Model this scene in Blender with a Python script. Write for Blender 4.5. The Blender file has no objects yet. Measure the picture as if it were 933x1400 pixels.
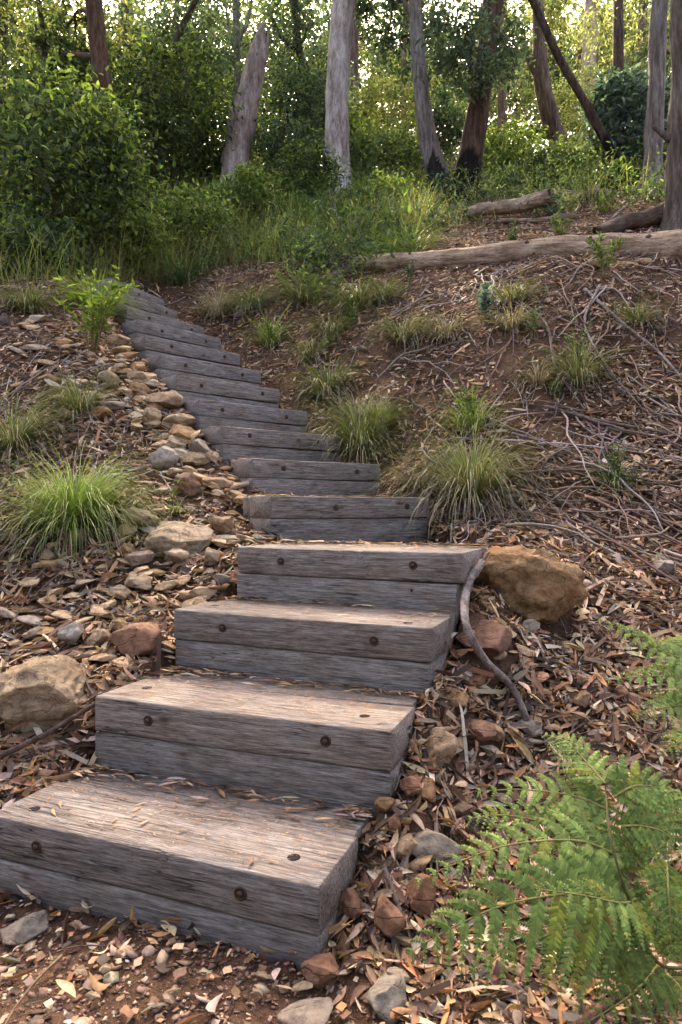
import bpy, bmesh, math, random
import numpy as np
from mathutils import Vector, Matrix, Quaternion
R = np.random.default_rng(7)
random.seed(7)
SC = bpy.context.scene
COL = SC.collection
PI = math.pi
F, H0, CX, HC = 961.4, 694.4, 466.5, 1.127     # focal length in photo pixels, horizon row, centre column, eye height

def W(px, py, d):
    return np.array([(px-CX)/F*d, d, HC+(H0-py)/F*d])

# ------------------------------------------------------------------ noise
_P = R.random((64, 64, 64)).astype(np.float32)
def vnoise(p):
    p = np.asarray(p, float)
    i = np.floor(p).astype(int); f = p-i; f = f*f*(3-2*f)
    a = i & 63; b = (i+1) & 63
    x0, y0, z0 = a[..., 0], a[..., 1], a[..., 2]; x1, y1, z1 = b[..., 0], b[..., 1], b[..., 2]
    u, v, w = f[..., 0], f[..., 1], f[..., 2]
    c00 = _P[x0, y0, z0]*(1-u)+_P[x1, y0, z0]*u; c10 = _P[x0, y1, z0]*(1-u)+_P[x1, y1, z0]*u
    c01 = _P[x0, y0, z1]*(1-u)+_P[x1, y0, z1]*u; c11 = _P[x0, y1, z1]*(1-u)+_P[x1, y1, z1]*u
    return ((c00*(1-v)+c10*v)*(1-w)+(c01*(1-v)+c11*v)*w)*2-1
def fbm(p, o=4):
    p = np.asarray(p, float); s = 0; a = 1.0
    for k in range(o):
        s = s+a*vnoise(p*2**k+k*17.3); a *= .5
    return s

# ------------------------------------------------------------------ object helpers
def mk(name, V, Fs, mat, parent=None, col=None, smooth=False):
    """link one mesh object; Fs is an (n,3|4) array or a list of such arrays"""
    me = bpy.data.meshes.new(name)
    V = np.ascontiguousarray(V, np.float32)
    if not isinstance(Fs, list): Fs = [Fs]
    Fs = [np.asarray(f, np.int32) for f in Fs if len(f)]
    me.vertices.add(len(V)); me.vertices.foreach_set('co', V.ravel())
    tot = np.concatenate([np.full(len(f), f.shape[1], np.int32) for f in Fs])
    loops = np.concatenate([f.ravel() for f in Fs])
    me.loops.add(len(loops)); me.loops.foreach_set('vertex_index', loops)
    me.polygons.add(len(tot))
    st = np.concatenate([[0], np.cumsum(tot)[:-1]]).astype(np.int32)
    me.polygons.foreach_set('loop_start', st); me.polygons.foreach_set('loop_total', tot)
    if smooth: me.polygons.foreach_set('use_smooth', np.ones(len(tot), bool))
    if col is not None:
        a = me.color_attributes.new('col', 'FLOAT_COLOR', 'POINT')
        c = np.ones((len(V), 4), np.float32); c[:, :3] = col
        a.data.foreach_set('color', c.ravel())
    me.update(calc_edges=True)
    me.materials.append(mat)
    o = bpy.data.objects.new(name, me); COL.objects.link(o)
    if parent is not None: o.parent = parent
    return o
def tag(o, label=None, cat=None, group=None, kind=None):
    if label: o['label'] = label
    if cat: o['category'] = cat
    if group: o['group'] = group
    if kind: o['kind'] = kind
    return o
def empty(name, loc, label, cat, group=None):
    o = bpy.data.objects.new(name, None); COL.objects.link(o)
    o.location = loc; o.empty_display_size = .1
    return tag(o, label, cat, group)
class MB:
    """collects vertices, faces and point colours for ONE mesh"""
    def __init__(s): s.V = []; s.F = []; s.C = []; s.n = 0
    def add(s, V, Fs, c=(1, 1, 1)):
        V = np.asarray(V, float)
        if not isinstance(Fs, list): Fs = [Fs]
        s.V.append(V); s.C.append(np.broadcast_to(np.asarray(c, float), (len(V), 3)))
        for f in Fs: s.F.append(np.asarray(f)+s.n)
        s.n += len(V)
    def build(s, name, mat, parent=None, origin=None, smooth=False):
        V = np.concatenate(s.V)
        if origin is not None: V = V-np.asarray(origin)
        d = {}
        for f in s.F: d.setdefault(f.shape[1], []).append(f)
        return mk(name, V, [np.concatenate(v) for v in d.values()], mat, parent, np.concatenate(s.C), smooth)
def origin_to(o, p):
    o.location = tuple(float(v) for v in p)

def tube(P, r, n=8, rough=0, seed=0., cap=True, sq=None):
    """swept tube along points P with radii r (one mesh, closed ends)"""
    P = np.asarray(P, float); m = len(P); r = np.broadcast_to(np.asarray(r, float), (m,))
    T = np.gradient(P, axis=0); T /= np.linalg.norm(T, axis=1)[:, None]+1e-9
    up = np.array([0, 0, 1.]) if abs(T[0, 2]) < .8 else np.array([1., 0, 0])
    A = np.cross(T, up); A /= np.linalg.norm(A, axis=1)[:, None]+1e-9
    B = np.cross(T, A)
    th = np.arange(n)/n*2*PI
    D = A[:, None]*np.cos(th)[None, :, None]+B[:, None]*np.sin(th)[None, :, None]
    rr = np.repeat(r[:, None], n, 1)
    if rough:
        k = np.linspace(0, 1, m)[:, None]*np.ones(n)
        q = np.stack([np.cos(th)[None]*2.2+0*k, np.sin(th)[None]*2.2+0*k, k*m*.22+seed], -1)
        rr = rr*(1+rough*fbm(q+seed, 3))
    V = (P[:, None]+D*rr[..., None]).reshape(-1, 3)
    i = np.arange(m-1)[:, None]*n; j = np.arange(n)[None]; j2 = (j+1) % n
    Fq = np.stack([i+j, i+j2, i+n+j2, i+n+j], -1).reshape(-1, 4)
    if not cap: return V, [Fq]
    V = np.concatenate([V, P[:1], P[-1:]])
    k = np.arange(n); k2 = (k+1) % n
    a = np.stack([k2, k, np.full(n, m*n)], -1); b = np.stack([(m-1)*n+k, (m-1)*n+k2, np.full(n, m*n+1)], -1)
    return V, [Fq, np.concatenate([a, b])]
def spline(P, n):
    P = np.asarray(P, float); m = len(P)
    if m == 2: return P[0]+(P[1]-P[0])*np.linspace(0, 1, n)[:, None]
    Q = np.concatenate([2*P[:1]-P[1:2], P, 2*P[-1:]-P[-2:-1]])
    t = np.linspace(0, m-1-1e-6, n); i = t.astype(int); u = (t-i)[:, None]
    a, b, c, d = Q[i], Q[i+1], Q[i+2], Q[i+3]
    return .5*(2*b+(c-a)*u+(2*a-5*b+4*c-d)*u*u+(3*b-a-3*c+d)*u**3)
def frames(ax, nr):
    """3x3 rotations whose x is ax and z close to nr"""
    ax = ax/(np.linalg.norm(ax, axis=1)[:, None]+1e-9)
    y = np.cross(nr, ax); y /= np.linalg.norm(y, axis=1)[:, None]+1e-9
    z = np.cross(ax, y)
    return np.stack([ax, y, z], -1)
def scatter(TV, TF, P, M, S, C):
    """copies of one small template (verts TV, quads TF) at P, rotation M, scale S (n,3) and colour C"""
    n = len(P); m = len(TV)
    V = np.einsum('nij,nmj->nmi', M, TV[None]*S[:, None])+P[:, None]
    Fq = (TF[None]+(np.arange(n)*m)[:, None, None]).reshape(-1, TF.shape[1])
    return V.reshape(-1, 3), Fq, np.repeat(C, m, 0)
def rdir(n, zs=1.):
    v = R.normal(size=(n, 3)); v[:, 2] *= zs
    return v/np.linalg.norm(v, axis=1)[:, None]
def pal(cols, n, w=None, jit=.18):
    cols = np.array(cols, float)
    i = R.choice(len(cols), n, p=None if w is None else np.array(w)/sum(w))
    return np.clip(cols[i]*(1+jit*R.normal(size=(n, 1)))*(1+.05*R.normal(size=(n, 3))), .004, .95)

# ------------------------------------------------------------------ materials
def nm(name):
    m = bpy.data.materials.new(name); m.use_nodes = True
    nt = m.node_tree; nt.nodes.clear()
    return m, nt.nodes, nt.links
def N(ns, t, **k):
    n = ns.new(t)
    for a, b in k.items():
        if a.startswith('i_'):
            n.inputs[a[2:].replace('_', ' ')].default_value = b
        else: setattr(n, a, b)
    return n
def ramp(ns, stops, interp='LINEAR'):
    r = ns.new('ShaderNodeValToRGB'); e = r.color_ramp; e.interpolation = interp
    while len(e.elements) < len(stops): e.elements.new(.5)
    for el, (p, c) in zip(e.elements, stops):
        el.position = p; el.color = (*c, 1) if len(c) == 3 else c
    return r
def noise(ns, ls, co, scale, detail=5, rough=.6, sc3=None):
    n = N(ns, 'ShaderNodeTexNoise'); n.inputs['Scale'].default_value = scale
    n.inputs['Detail'].default_value = detail; n.inputs['Roughness'].default_value = rough
    if sc3:
        mp = N(ns, 'ShaderNodeMapping'); mp.inputs['Scale'].default_value = sc3
        ls.new(co, mp.inputs[0]); co = mp.outputs[0]
    ls.new(co, n.inputs['Vector'])
    return n.outputs[0]
def mix(ns, ls, mode, f, a, b):
    m = ns.new('ShaderNodeMix'); m.data_type = 'RGBA'; m.blend_type = mode
    def put(s, v):
        if isinstance(v, (int, float)): s.default_value = v
        elif isinstance(v, tuple): s.default_value = (*v, 1)
        else: ls.new(v, s)
    put(m.inputs[0], f); put(m.inputs[6], a); put(m.inputs[7], b)
    return m.outputs[2]
def finish(ns, ls, color, rough, bump=None, bs=.3, bd=.02, spec=.3):
    p = N(ns, 'ShaderNodeBsdfPrincipled'); o = N(ns, 'ShaderNodeOutputMaterial')
    if isinstance(color, tuple): p.inputs['Base Color'].default_value = (*color, 1)
    else: ls.new(color, p.inputs['Base Color'])
    if isinstance(rough, float): p.inputs['Roughness'].default_value = rough
    else: ls.new(rough, p.inputs['Roughness'])
    p.inputs['Specular IOR Level'].default_value = spec
    if bump is not None:
        b = N(ns, 'ShaderNodeBump'); b.inputs['Strength'].default_value = bs; b.inputs['Distance'].default_value = bd
        ls.new(bump, b.inputs['Height']); ls.new(b.outputs[0], p.inputs['Normal'])
    ls.new(p.outputs[0], o.inputs[0])
    return p

def m_timber(name, tint=(1, 1, 1), val=1.0):
    m, ns, ls = nm(name)
    tc = N(ns, 'ShaderNodeTexCoord').outputs['Object']
    oi = N(ns, 'ShaderNodeObjectInfo')
    ad = N(ns, 'ShaderNodeVectorMath', operation='ADD'); cb = N(ns, 'ShaderNodeCombineXYZ')
    mu = N(ns, 'ShaderNodeMath', operation='MULTIPLY'); mu.inputs[1].default_value = 37.
    ls.new(oi.outputs['Random'], mu.inputs[0])
    for k in range(3): ls.new(mu.outputs[0], cb.inputs[k])
    ls.new(tc, ad.inputs[0]); ls.new(cb.outputs[0], ad.inputs[1]); co = ad.outputs[0]
    g1 = noise(ns, ls, co, 1, 10, .8, (7., 120, 120))
    g2 = noise(ns, ls, co, 1, 6, .65, (22, 420, 420))
    bl = noise(ns, ls, co, 5.5, 6, .65, (1, 2.2, 2.2))
    st = noise(ns, ls, co, 17, 8, .75, (.6, 1.6, 1.6))
    c = lambda v: tuple(x*val*t for x, t in zip(v, tint))
    base = ramp(ns, [(.33, c((.055, .048, .045))), (.46, c((.18, .168, .165))), (.56, c((.31, .30, .298))), (.74, c((.47, .455, .45)))])
    ls.new(g1, base.inputs[0])
    fine = ramp(ns, [(.36, (.30, .29, .29)), (.55, (1, 1, 1)), (.8, (1.0, 1.0, 1.0))]); ls.new(g2, fine.inputs[0])
    x = mix(ns, ls, 'MULTIPLY', .75, base.outputs[0], fine.outputs[0])
    br = ramp(ns, [(.42, (1, 1, 1)), (.58, (.86, .76, .68)), (.72, (.58, .47, .40))]); ls.new(bl, br.inputs[0])
    x = mix(ns, ls, 'MULTIPLY', .7, x, br.outputs[0])
    dk = ramp(ns, [(.30, (.30, .28, .27)), (.42, (1, 1, 1))]); ls.new(st, dk.inputs[0])
    x = mix(ns, ls, 'MULTIPLY', .75, x, dk.outputs[0])
    # long drying cracks
    ck = noise(ns, ls, co, 1, 3, .5, (1.7, 34, 34))
    cr = ramp(ns, [(.485, (1, 1, 1)), (.5, (0, 0, 0)), (.515, (1, 1, 1))]); ls.new(ck, cr.inputs[0])
    gate = noise(ns, ls, co, 3.0, 2, .5, (1, 1, 1)); gr = ramp(ns, [(.50, (0, 0, 0)), (.58, (1, 1, 1))]); ls.new(gate, gr.inputs[0])
    inv = mix(ns, ls, 'MIX', gr.outputs[0], (1, 1, 1), cr.outputs[0])
    x = mix(ns, ls, 'MULTIPLY', .85, x, inv)
    vr = ramp(ns, [(0, (.86, .84, .82)), (.35, (1.06, 1.03, .98)), (.7, (.98, .99, 1.0)), (1, (1.16, 1.10, 1.02))]); ls.new(oi.outputs['Random'], vr.inputs[0])
    x = mix(ns, ls, 'MULTIPLY', 1., x, vr.outputs[0]); x = mix(ns, ls, 'MULTIPLY', 1., x, (1.03, .98, .93))
    # knots
    kv = N(ns, 'ShaderNodeTexVoronoi'); kv.inputs['Scale'].default_value = 1.; mp = N(ns, 'ShaderNodeMapping'); mp.inputs['Scale'].default_value = (3.2, 7, 7); ls.new(co, mp.inputs[0]); ls.new(mp.outputs[0], kv.inputs['Vector'])
    kr = ramp(ns, [(.035, (.28, .2, .16)), (.075, (.75, .66, .6)), (.13, (1, 1, 1))]); ls.new(kv.outputs['Distance'], kr.inputs[0]); x = mix(ns, ls, 'MULTIPLY', .9, x, kr.outputs[0])
    h = mix(ns, ls, 'ADD', .55, g1, g2); h = mix(ns, ls, 'MULTIPLY', 1., h, inv)
    finish(ns, ls, x, .78, h, .75, .006, .25)
    return m
def m_attr(name, rough=.6, transl=0., spec=.3, nz=0., nscale=60., bs=0.):
    """surface whose own colour is stored per piece (leaf, blade, chip)"""
    m, ns, ls = nm(name)
    a = N(ns, 'ShaderNodeAttribute', attribute_name='col').outputs['Color']
    geo = N(ns, 'ShaderNodeNewGeometry'); bump = None
    if nz:
        n = noise(ns, ls, geo.outputs['Position'], nscale, 5, .6)
        r = ramp(ns, [(.3, (1-nz,)*3), (.7, (1+nz*.6,)*3)]); ls.new(n, r.inputs[0])
        a = mix(ns, ls, 'MULTIPLY', 1., a, r.outputs[0]); bump = n
    p = finish(ns, ls, a, rough, bump if bs else None, bs, .004, spec)
    if transl:
        t = N(ns, 'ShaderNodeBsdfTranslucent'); mx = N(ns, 'ShaderNodeMixShader')
        y = mix(ns, ls, 'MULTIPLY', 1., a, (1.15, 1.3, .7))
        ls.new(y, t.inputs[0]); mx.inputs[0].default_value = transl
        o = [q for q in ns if q.type == 'OUTPUT_MATERIAL'][0]
        ls.new(p.outputs[0], mx.inputs[1]); ls.new(t.outputs[0], mx.inputs[2]); ls.new(mx.outputs[0], o.inputs[0])
    return m
def m_rock(name, cols, scale=6., stain=(.36, .17, .06), st=.5, bs=.6):
    m, ns, ls = nm(name)
    tc = N(ns, 'ShaderNodeTexCoord').outputs['Object']
    n1 = noise(ns, ls, tc, scale, 8, .7); n2 = noise(ns, ls, tc, scale*5, 8, .75); n3 = noise(ns, ls, tc, scale*.55, 5, .6, (1, 1, 2.2))
    r = ramp(ns, [(.28, cols[0]), (.5, cols[1]), (.72, cols[2])]); ls.new(n1, r.inputs[0])
    s = ramp(ns, [(.5-.08, (0, 0, 0)), (.60, (1, 1, 1))]); ls.new(n3, s.inputs[0])
    f = N(ns, 'ShaderNodeMath', operation='MULTIPLY'); ls.new(s.outputs[0], f.inputs[0]); f.inputs[1].default_value = st
    x = mix(ns, ls, 'MIX', f.outputs[0], r.outputs[0], stain)
    q = ramp(ns, [(.34, (.42, .40, .38)), (.5, (1, 1, 1)), (.7, (1.15, 1.12, 1.1))]); ls.new(n2, q.inputs[0])
    x = mix(ns, ls, 'MULTIPLY', .8, x, q.outputs[0])
    a = N(ns, 'ShaderNodeAttribute', attribute_name='col').outputs['Color']
    x = mix(ns, ls, 'MULTIPLY', 1., x, a)
    wv = N(ns, 'ShaderNodeTexVoronoi', feature='DISTANCE_TO_EDGE'); wv.inputs['Scale'].default_value = scale*.75
    dn = N(ns, 'ShaderNodeTexNoise'); dn.inputs['Scale'].default_value = scale*.8; dn.inputs['Detail'].default_value = 6; ls.new(tc, dn.inputs['Vector'])
    va = mix(ns, ls, 'ADD', .16, tc, dn.outputs['Color']); mp = N(ns, 'ShaderNodeMapping'); mp.inputs['Scale'].default_value = (1, 1, 2.2); ls.new(va, mp.inputs[0]); ls.new(mp.outputs[0], wv.inputs['Vector'])
    ck = ramp(ns, [(0, (.25, .22, .2)), (.02, (1, 1, 1))]); ls.new(wv.outputs['Distance'], ck.inputs[0])
    x = mix(ns, ls, 'MULTIPLY', .38, x, ck.outputs[0])
    h = mix(ns, ls, 'ADD', .5, n1, n2); h = mix(ns, ls, 'MULTIPLY', .4, h, ck.outputs[0])
    finish(ns, ls, x, .8, h, bs, .03, .25)
    return m
def m_bark(name, cols, sc=(5, 5, 1.1), scale=3., bs=.8, dark=.5, rough=.85):
    m, ns, ls = nm(name)
    tc = N(ns, 'ShaderNodeTexCoord').outputs['Object']
    n1 = noise(ns, ls, tc, scale, 8, .65, sc); n2 = noise(ns, ls, tc, scale*5, 7, .7, sc); n3 = noise(ns, ls, tc, 2.6, 6, .7, (1.5, 1.5, .5))
    r = ramp(ns, [(.3, cols[0]), (.45, cols[1]), (.58, cols[2]), (.72, cols[3])]); ls.new(n1, r.inputs[0])
    q = ramp(ns, [(.36, (1-dark,)*3), (.55, (1, 1, 1))]); ls.new(n2, q.inputs[0])
    x = mix(ns, ls, 'MULTIPLY', .9, r.outputs[0], q.outputs[0])
    p = ramp(ns, [(.40, (.52, .45, .40)), (.52, (.85, .8, .76)), (.6, (1, 1, 1))]); ls.new(n3, p.inputs[0])
    x = mix(ns, ls, 'MULTIPLY', .7, x, p.outputs[0])
    a = N(ns, 'ShaderNodeAttribute', attribute_name='col').outputs['Color']
    x = mix(ns, ls, 'MULTIPLY', 1., x, a)
    h = mix(ns, ls, 'ADD', .5, n1, n2)
    finish(ns, ls, x, rough, h, bs, .03, .2)
    return m
def m_soil(name):
    m, ns, ls = nm(name)
    co = N(ns, 'ShaderNodeTexCoord').outputs['Object']
    n1 = noise(ns, ls, co, 2.4, 8, .65); n2 = noise(ns, ls, co, 34, 8, .75); n3 = noise(ns, ls, co, 160, 4, .6)
    r = ramp(ns, [(.3, (.052, .029, .019)), (.48, (.115, .064, .040)), (.62, (.18, .102, .062)), (.78, (.24, .155, .10))]); ls.new(n1, r.inputs[0])
    q = ramp(ns, [(.32, (.35, .33, .32)), (.5, (.9, .9, .9)), (.66, (1.5, 1.4, 1.3))]); ls.new(n2, q.inputs[0])
    x = mix(ns, ls, 'MULTIPLY', .9, r.outputs[0], q.outputs[0])
    q3 = ramp(ns, [(.42, (.6, .6, .6)), (.62, (1.3, 1.3, 1.3))]); ls.new(n3, q3.inputs[0])
    x = mix(ns, ls, 'MULTIPLY', .6, x, q3.outputs[0])
    h = mix(ns, ls, 'ADD', .4, n2, n3)
    finish(ns, ls, x, .95, h, .9, .03, .15)
    return m
def m_metal(name, c, rough=.55):
    m, ns, ls = nm(name)
    co = N(ns, 'ShaderNodeTexCoord').outputs['Object']
    n = noise(ns, ls, co, 120, 5, .6); r = ramp(ns, [(.35, tuple(x*.5 for x in c)), (.65, c)]); ls.new(n, r.inputs[0])
    p = finish(ns, ls, r.outputs[0], rough, n, .3, .002, .4); p.inputs['Metallic'].default_value = .35
    return m

TIMBER = m_timber('weathered_timber')
SOIL = m_soil('soil')
LITTER = m_attr('dry_leaf', .62, .12, .35, .28, 90, 0)
CHIP = m_attr('stone_chip', .8, 0, .25, .35, 130, .4)
LEAF = m_attr('green_leaf', .5, .42, .25)
LEAFD = m_attr('dark_leaf', .5, .38, .3)
BLADE = m_attr('grass_blade', .5, .35, .35)
FERN = m_attr('fern_green', .6, .30, .15)
TWIG = m_attr('twig_bark', .8, 0, .2, .35, 60, .4)
RUST = m_metal('rusty_steel', (.085, .05, .035)); HOLE_SHADE = m_metal('hole_shade', (.012, .01, .009), .9)  # near-black flat disc colour stands in for the shade inside bolt holes
OCHRE = m_rock('ochre_sandstone', [(.13, .085, .045), (.32, .23, .13), (.48, .38, .25)], 9., (.30, .15, .075), .45, 1.)
TAN = m_rock('tan_sandstone', [(.20, .145, .10), (.38, .30, .21), (.54, .45, .34)], 9., (.31, .21, .14), .35, .9)
GREY = m_rock('grey_stone', [(.17, .15, .13), (.28, .26, .23), (.40, .38, .35)], 9., (.24, .17, .12), .35)
BROWN = m_rock('brown_stone', [(.08, .05, .035), (.18, .11, .075), (.30, .20, .14)], 7., (.19, .12, .085), .4, .9)

# ------------------------------------------------------------------ the steps, solved from the photograph's perspective
T = .12
ST = [(-1.016, 2.023, -.052, 1.650, .240), (-.839, 2.404, .145, 2.032, .483), (-.672, 2.818, .310, 2.395, .719), (-.463, 3.166, .467, 2.724, .953),
      (-.355, 3.635, .525, 4.194, 1.191), (-.540, 4.293, .276, 4.931, 1.433), (-.787, 4.692, -.014, 5.393, 1.678), (-1.031, 5.105, -.277, 5.821, 1.922),
      (-1.273, 5.453, -.535, 6.176, 2.164), (-1.492, 5.826, -.746, 6.581, 2.406), (-1.722, 6.189, -.998, 6.954, 2.648), (-1.899, 6.563, -1.249, 7.332, 2.892),
      (-2.133, 6.992, -1.526, 7.812, 3.134), (-2.297, 7.219, -1.871, 8.050, 3.377), (-2.50, 7.62, -2.12, 8.42, 3.62)]

# ------------------------------------------------------------------ terrain: thin-plate surface through measured points
cp = []
def c_px(px, py, d): cp.append(W(px, py, d))
for i, (xl, yl, xr, yr, z) in enumerate(ST):
    L = math.hypot(xr-xl, yr-yl); e = np.array([(xr-xl)/L, (yr-yl)/L]); n = np.array([-e[1], e[0]])
    a = np.array([xl, yl]); b = np.array([xr, yr])
    zo = .19 if i < 4 else .20
    for q, s, k in ((a-e*.06, 0, zo), (b+e*.06, 0, zo-(.0 if i < 4 else .03))):
        cp.append([q[0], q[1], z-k])
    m = (a+b)/2
    cp.append([m[0]+n[0]*.2, m[1]+n[1]*.2, z-.10])
for a in [(0, 1400, 1.5), (300, 1400, 1.5), (600, 1400, 1.48), (933, 1400, 1.46), (933, 1200, 1.92), (700, 1200, 1.98), (800, 1000, 2.5), (690, 1010, 2.45),
          (640, 1090, 2.2), (580, 1200, 1.9), (933, 850, 3.1), (720, 865, 2.95), (640, 900, 2.65), (800, 790, 3.35), (660, 745, 3.3), (933, 750, 3.8), (620, 725, 4.0), (800, 700, 4.1), (933, 650, 4.4), (620, 690, 4.4),
          (700, 620, 4.75), (540, 640, 4.9), (933, 550, 5.1), (800, 560, 5.1), (650, 560, 5.3), (480, 590, 5.5), (700, 480, 5.75), (800, 470, 5.7), (570, 500, 6.0),
          (933, 450, 5.75), (700, 400, 6.6), (850, 385, 6.3), (933, 375, 6.3), (600, 400, 7.2), (500, 440, 7.0), (420, 500, 6.6), (400, 440, 7.5), (500, 375, 8.4), (330, 425, 8.1), (260, 385, 9.0),
          (650, 330, 8.7), (933, 330, 8.2), (700, 300, 10.0), (933, 285, 9.6), (500, 320, 10.4), (350, 350, 10.2), (200, 360, 10.0), (0, 350, 9.6), (100, 385, 8.4),
          (0, 1110, 2.17), (0, 1000, 2.5), (60, 1010, 2.45), (0, 900, 2.9), (160, 930, 2.62), (0, 800, 3.4), (120, 800, 3.3), (225, 900, 2.75), (0, 740, 3.75), (200, 740, 3.65), (300, 740, 3.7),
          (130, 670, 4.2), (0, 640, 4.4), (260, 650, 4.5), (0, 560, 5.1), (150, 550, 5.15), (215, 590, 5.0), (0, 480, 5.7), (100, 470, 5.9), (0, 425, 6.4), (130, 430, 6.7), (60, 425, 6.6),
          (0, 260, 14.5), (300, 262, 14), (600, 258, 13.2), (933, 240, 13), (0, 235, 22), (450, 235, 22), (933, 225, 22)]:
    c_px(*a)
for x in (-60, -30, -12, 0, 12, 30, 60):
    for y, z in ((-40, -1.), (-12, -.1), (-3, 0.), (34, 15.0), (60, 13), (110, 8)):
        cp.append([x, y, z])
for x, y, z in ((-4, 1, .12), (-3, 2.2, .35), (4, 1, .0), (4, 2.5, .35), (1.5, .5, .0), (-1.5, .6, 0), (0, .2, 0), (-5, 4, 1.1), (-5, 7, 3.0), (5.5, 4, 1.1), (6.5, 7, 3.4), (-12, 8, 3.2), (12, 8, 3.9), (-12, 14, 7), (12, 14, 7.6),
                (-14, 3, .8), (14, 3, .8), (-30, 8, 3), (30, 8, 3.5), (-30, 20, 10), (30, 20, 10), (-14, 22, 11.4), (14, 22, 12)):
    cp.append([x, y, z])
cp = np.array(cp)
def _U(r2): return np.where(r2 > 1e-12, r2*np.log(r2+1e-12), 0)
_k = len(cp); _K = _U(((cp[:, None, :2]-cp[None, :, :2])**2).sum(-1))+np.eye(_k)*.02
_Pm = np.c_[np.ones(_k), cp[:, :2]]
_A = np.block([[_K, _Pm], [_Pm.T, np.zeros((3, 3))]])
_w = np.linalg.solve(_A, np.r_[cp[:, 2], 0, 0, 0])
def tps(x, y):
    x = np.asarray(x, float); s = x.shape; q = np.c_[x.ravel(), np.asarray(y, float).ravel()]
    out = np.empty(len(q))
    for a in range(0, len(q), 20000):
        b = q[a:a+20000]
        out[a:a+20000] = _U(((b[:, None]-cp[None, :, :2])**2).sum(-1))@_w[:_k]+_w[_k]+b@_w[_k+1:]
    return out.reshape(s)
def axis(lo, hi, a, b, step, grow=1.12):
    v = list(np.arange(a, b, step)); s = step; x = v[-1]
    while x < hi: s *= grow; x += s; v.append(x)
    s = step; x = a; w = []
    while x > lo: s *= grow; x -= s; w.append(x)
    return np.array(w[::-1]+v)
GX = axis(-70, 70, -3.6, 4.6, .032); GY = axis(-45, 120, .9, 8.6, .032)
XX, YY = np.meshgrid(GX, GY)
ZZ = tps(XX, YY)
amp = np.clip(1-np.abs(YY-6)/60, .2, 1)
ZZ = ZZ+.028*fbm(np.stack([XX*1.6, YY*1.6, XX*0], -1), 4)*amp+.010*fbm(np.stack([XX*9, YY*9, XX*0+3], -1), 3)
ZZ = np.where(YY > 11, ZZ+.25*fbm(np.stack([XX*.35, YY*.35, XX*0+9], -1), 3)*np.clip((YY-11)/4, 0, 1), ZZ)
FOOT = np.zeros_like(XX, bool)
for i, (xl, yl, xr, yr, z) in enumerate(ST):      # the ground lies under the timber, not in it
    L = math.hypot(xr-xl, yr-yl); e = np.array([(xr-xl)/L, (yr-yl)/L]); n = np.array([-e[1], e[0]])
    u = (XX-xl)*e[0]+(YY-yl)*e[1]; v = (XX-xl)*n[0]+(YY-yl)*n[1]
    ins = (u > .0) & (u < L) & (v > 0) & (v < .5)
    ZZ = np.where(ins, np.minimum(ZZ, np.where(v < .24, z-2*T-(.05 if i != 4 else .07), z-.16)), ZZ); FOOT |= ins
    fr = (u > .02) & (u < L-.02) & (v > -.5) & (v <= 0)      # and does not heap over the tread in front
    if i == 0: ZZ = np.where(fr & (v > -.12), np.minimum(ZZ, .055), ZZ)
    if i > 0:
        f2 = (u > .03) & (u < L-.03) & (v > -(.22 if i != 4 else 1.0)) & (v <= 0)
        ZZ = np.where(f2, np.minimum(ZZ, z-2*T-(.04 if i != 4 else .06)), ZZ)
    near = (u > -.05) & (u < L+.05) & (v > -.03) & (v < .30)
    ZZ = np.where(near & ~ins, np.minimum(ZZ, z-.02), ZZ)
def ground(x, y):
    x = np.asarray(x, float); y = np.asarray(y, float)
    i = np.clip(np.searchsorted(GX, x)-1, 0, len(GX)-2); j = np.clip(np.searchsorted(GY, y)-1, 0, len(GY)-2)
    u = (x-GX[i])/(GX[i+1]-GX[i]); v = (y-GY[j])/(GY[j+1]-GY[j])
    return (ZZ[j, i]*(1-u)+ZZ[j, i+1]*u)*(1-v)+(ZZ[j+1, i]*(1-u)+ZZ[j+1, i+1]*u)*v
def gnormal(x, y, h=.06):
    gx = (ground(x+h, y)-ground(x-h, y))/(2*h); gy = (ground(x, y+h)-ground(x, y-h))/(2*h)
    n = np.stack([-gx, -gy, np.ones_like(gx)], -1)
    return n/np.linalg.norm(n, axis=-1)[..., None]
def hit(px, py, dmin=1.2, dmax=40):
    d = np.exp(np.linspace(math.log(dmin), math.log(dmax), 700))
    x = (px-CX)/F*d; z = HC+(H0-py)/F*d
    k = np.argmax(ground(x, d) >= z)
    if k == 0: return None
    return np.array([x[k], d[k], float(ground(x[k], d[k]))])
def at(x, y, dz=0.): return np.array([x, y, float(ground(x, y))+dz])
ny, nx = XX.shape
V = np.stack([XX, YY, ZZ], -1).reshape(-1, 3)
ii = np.arange(ny-1)[:, None]*nx+np.arange(nx-1)[None]
FQ = np.stack([ii, ii+1, ii+nx+1, ii+nx], -1).reshape(-1, 4)
tag(mk('ground', V, FQ, SOIL, smooth=True), 'steep brown earth hillside carrying the timber steps', None, None, 'structure')

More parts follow.
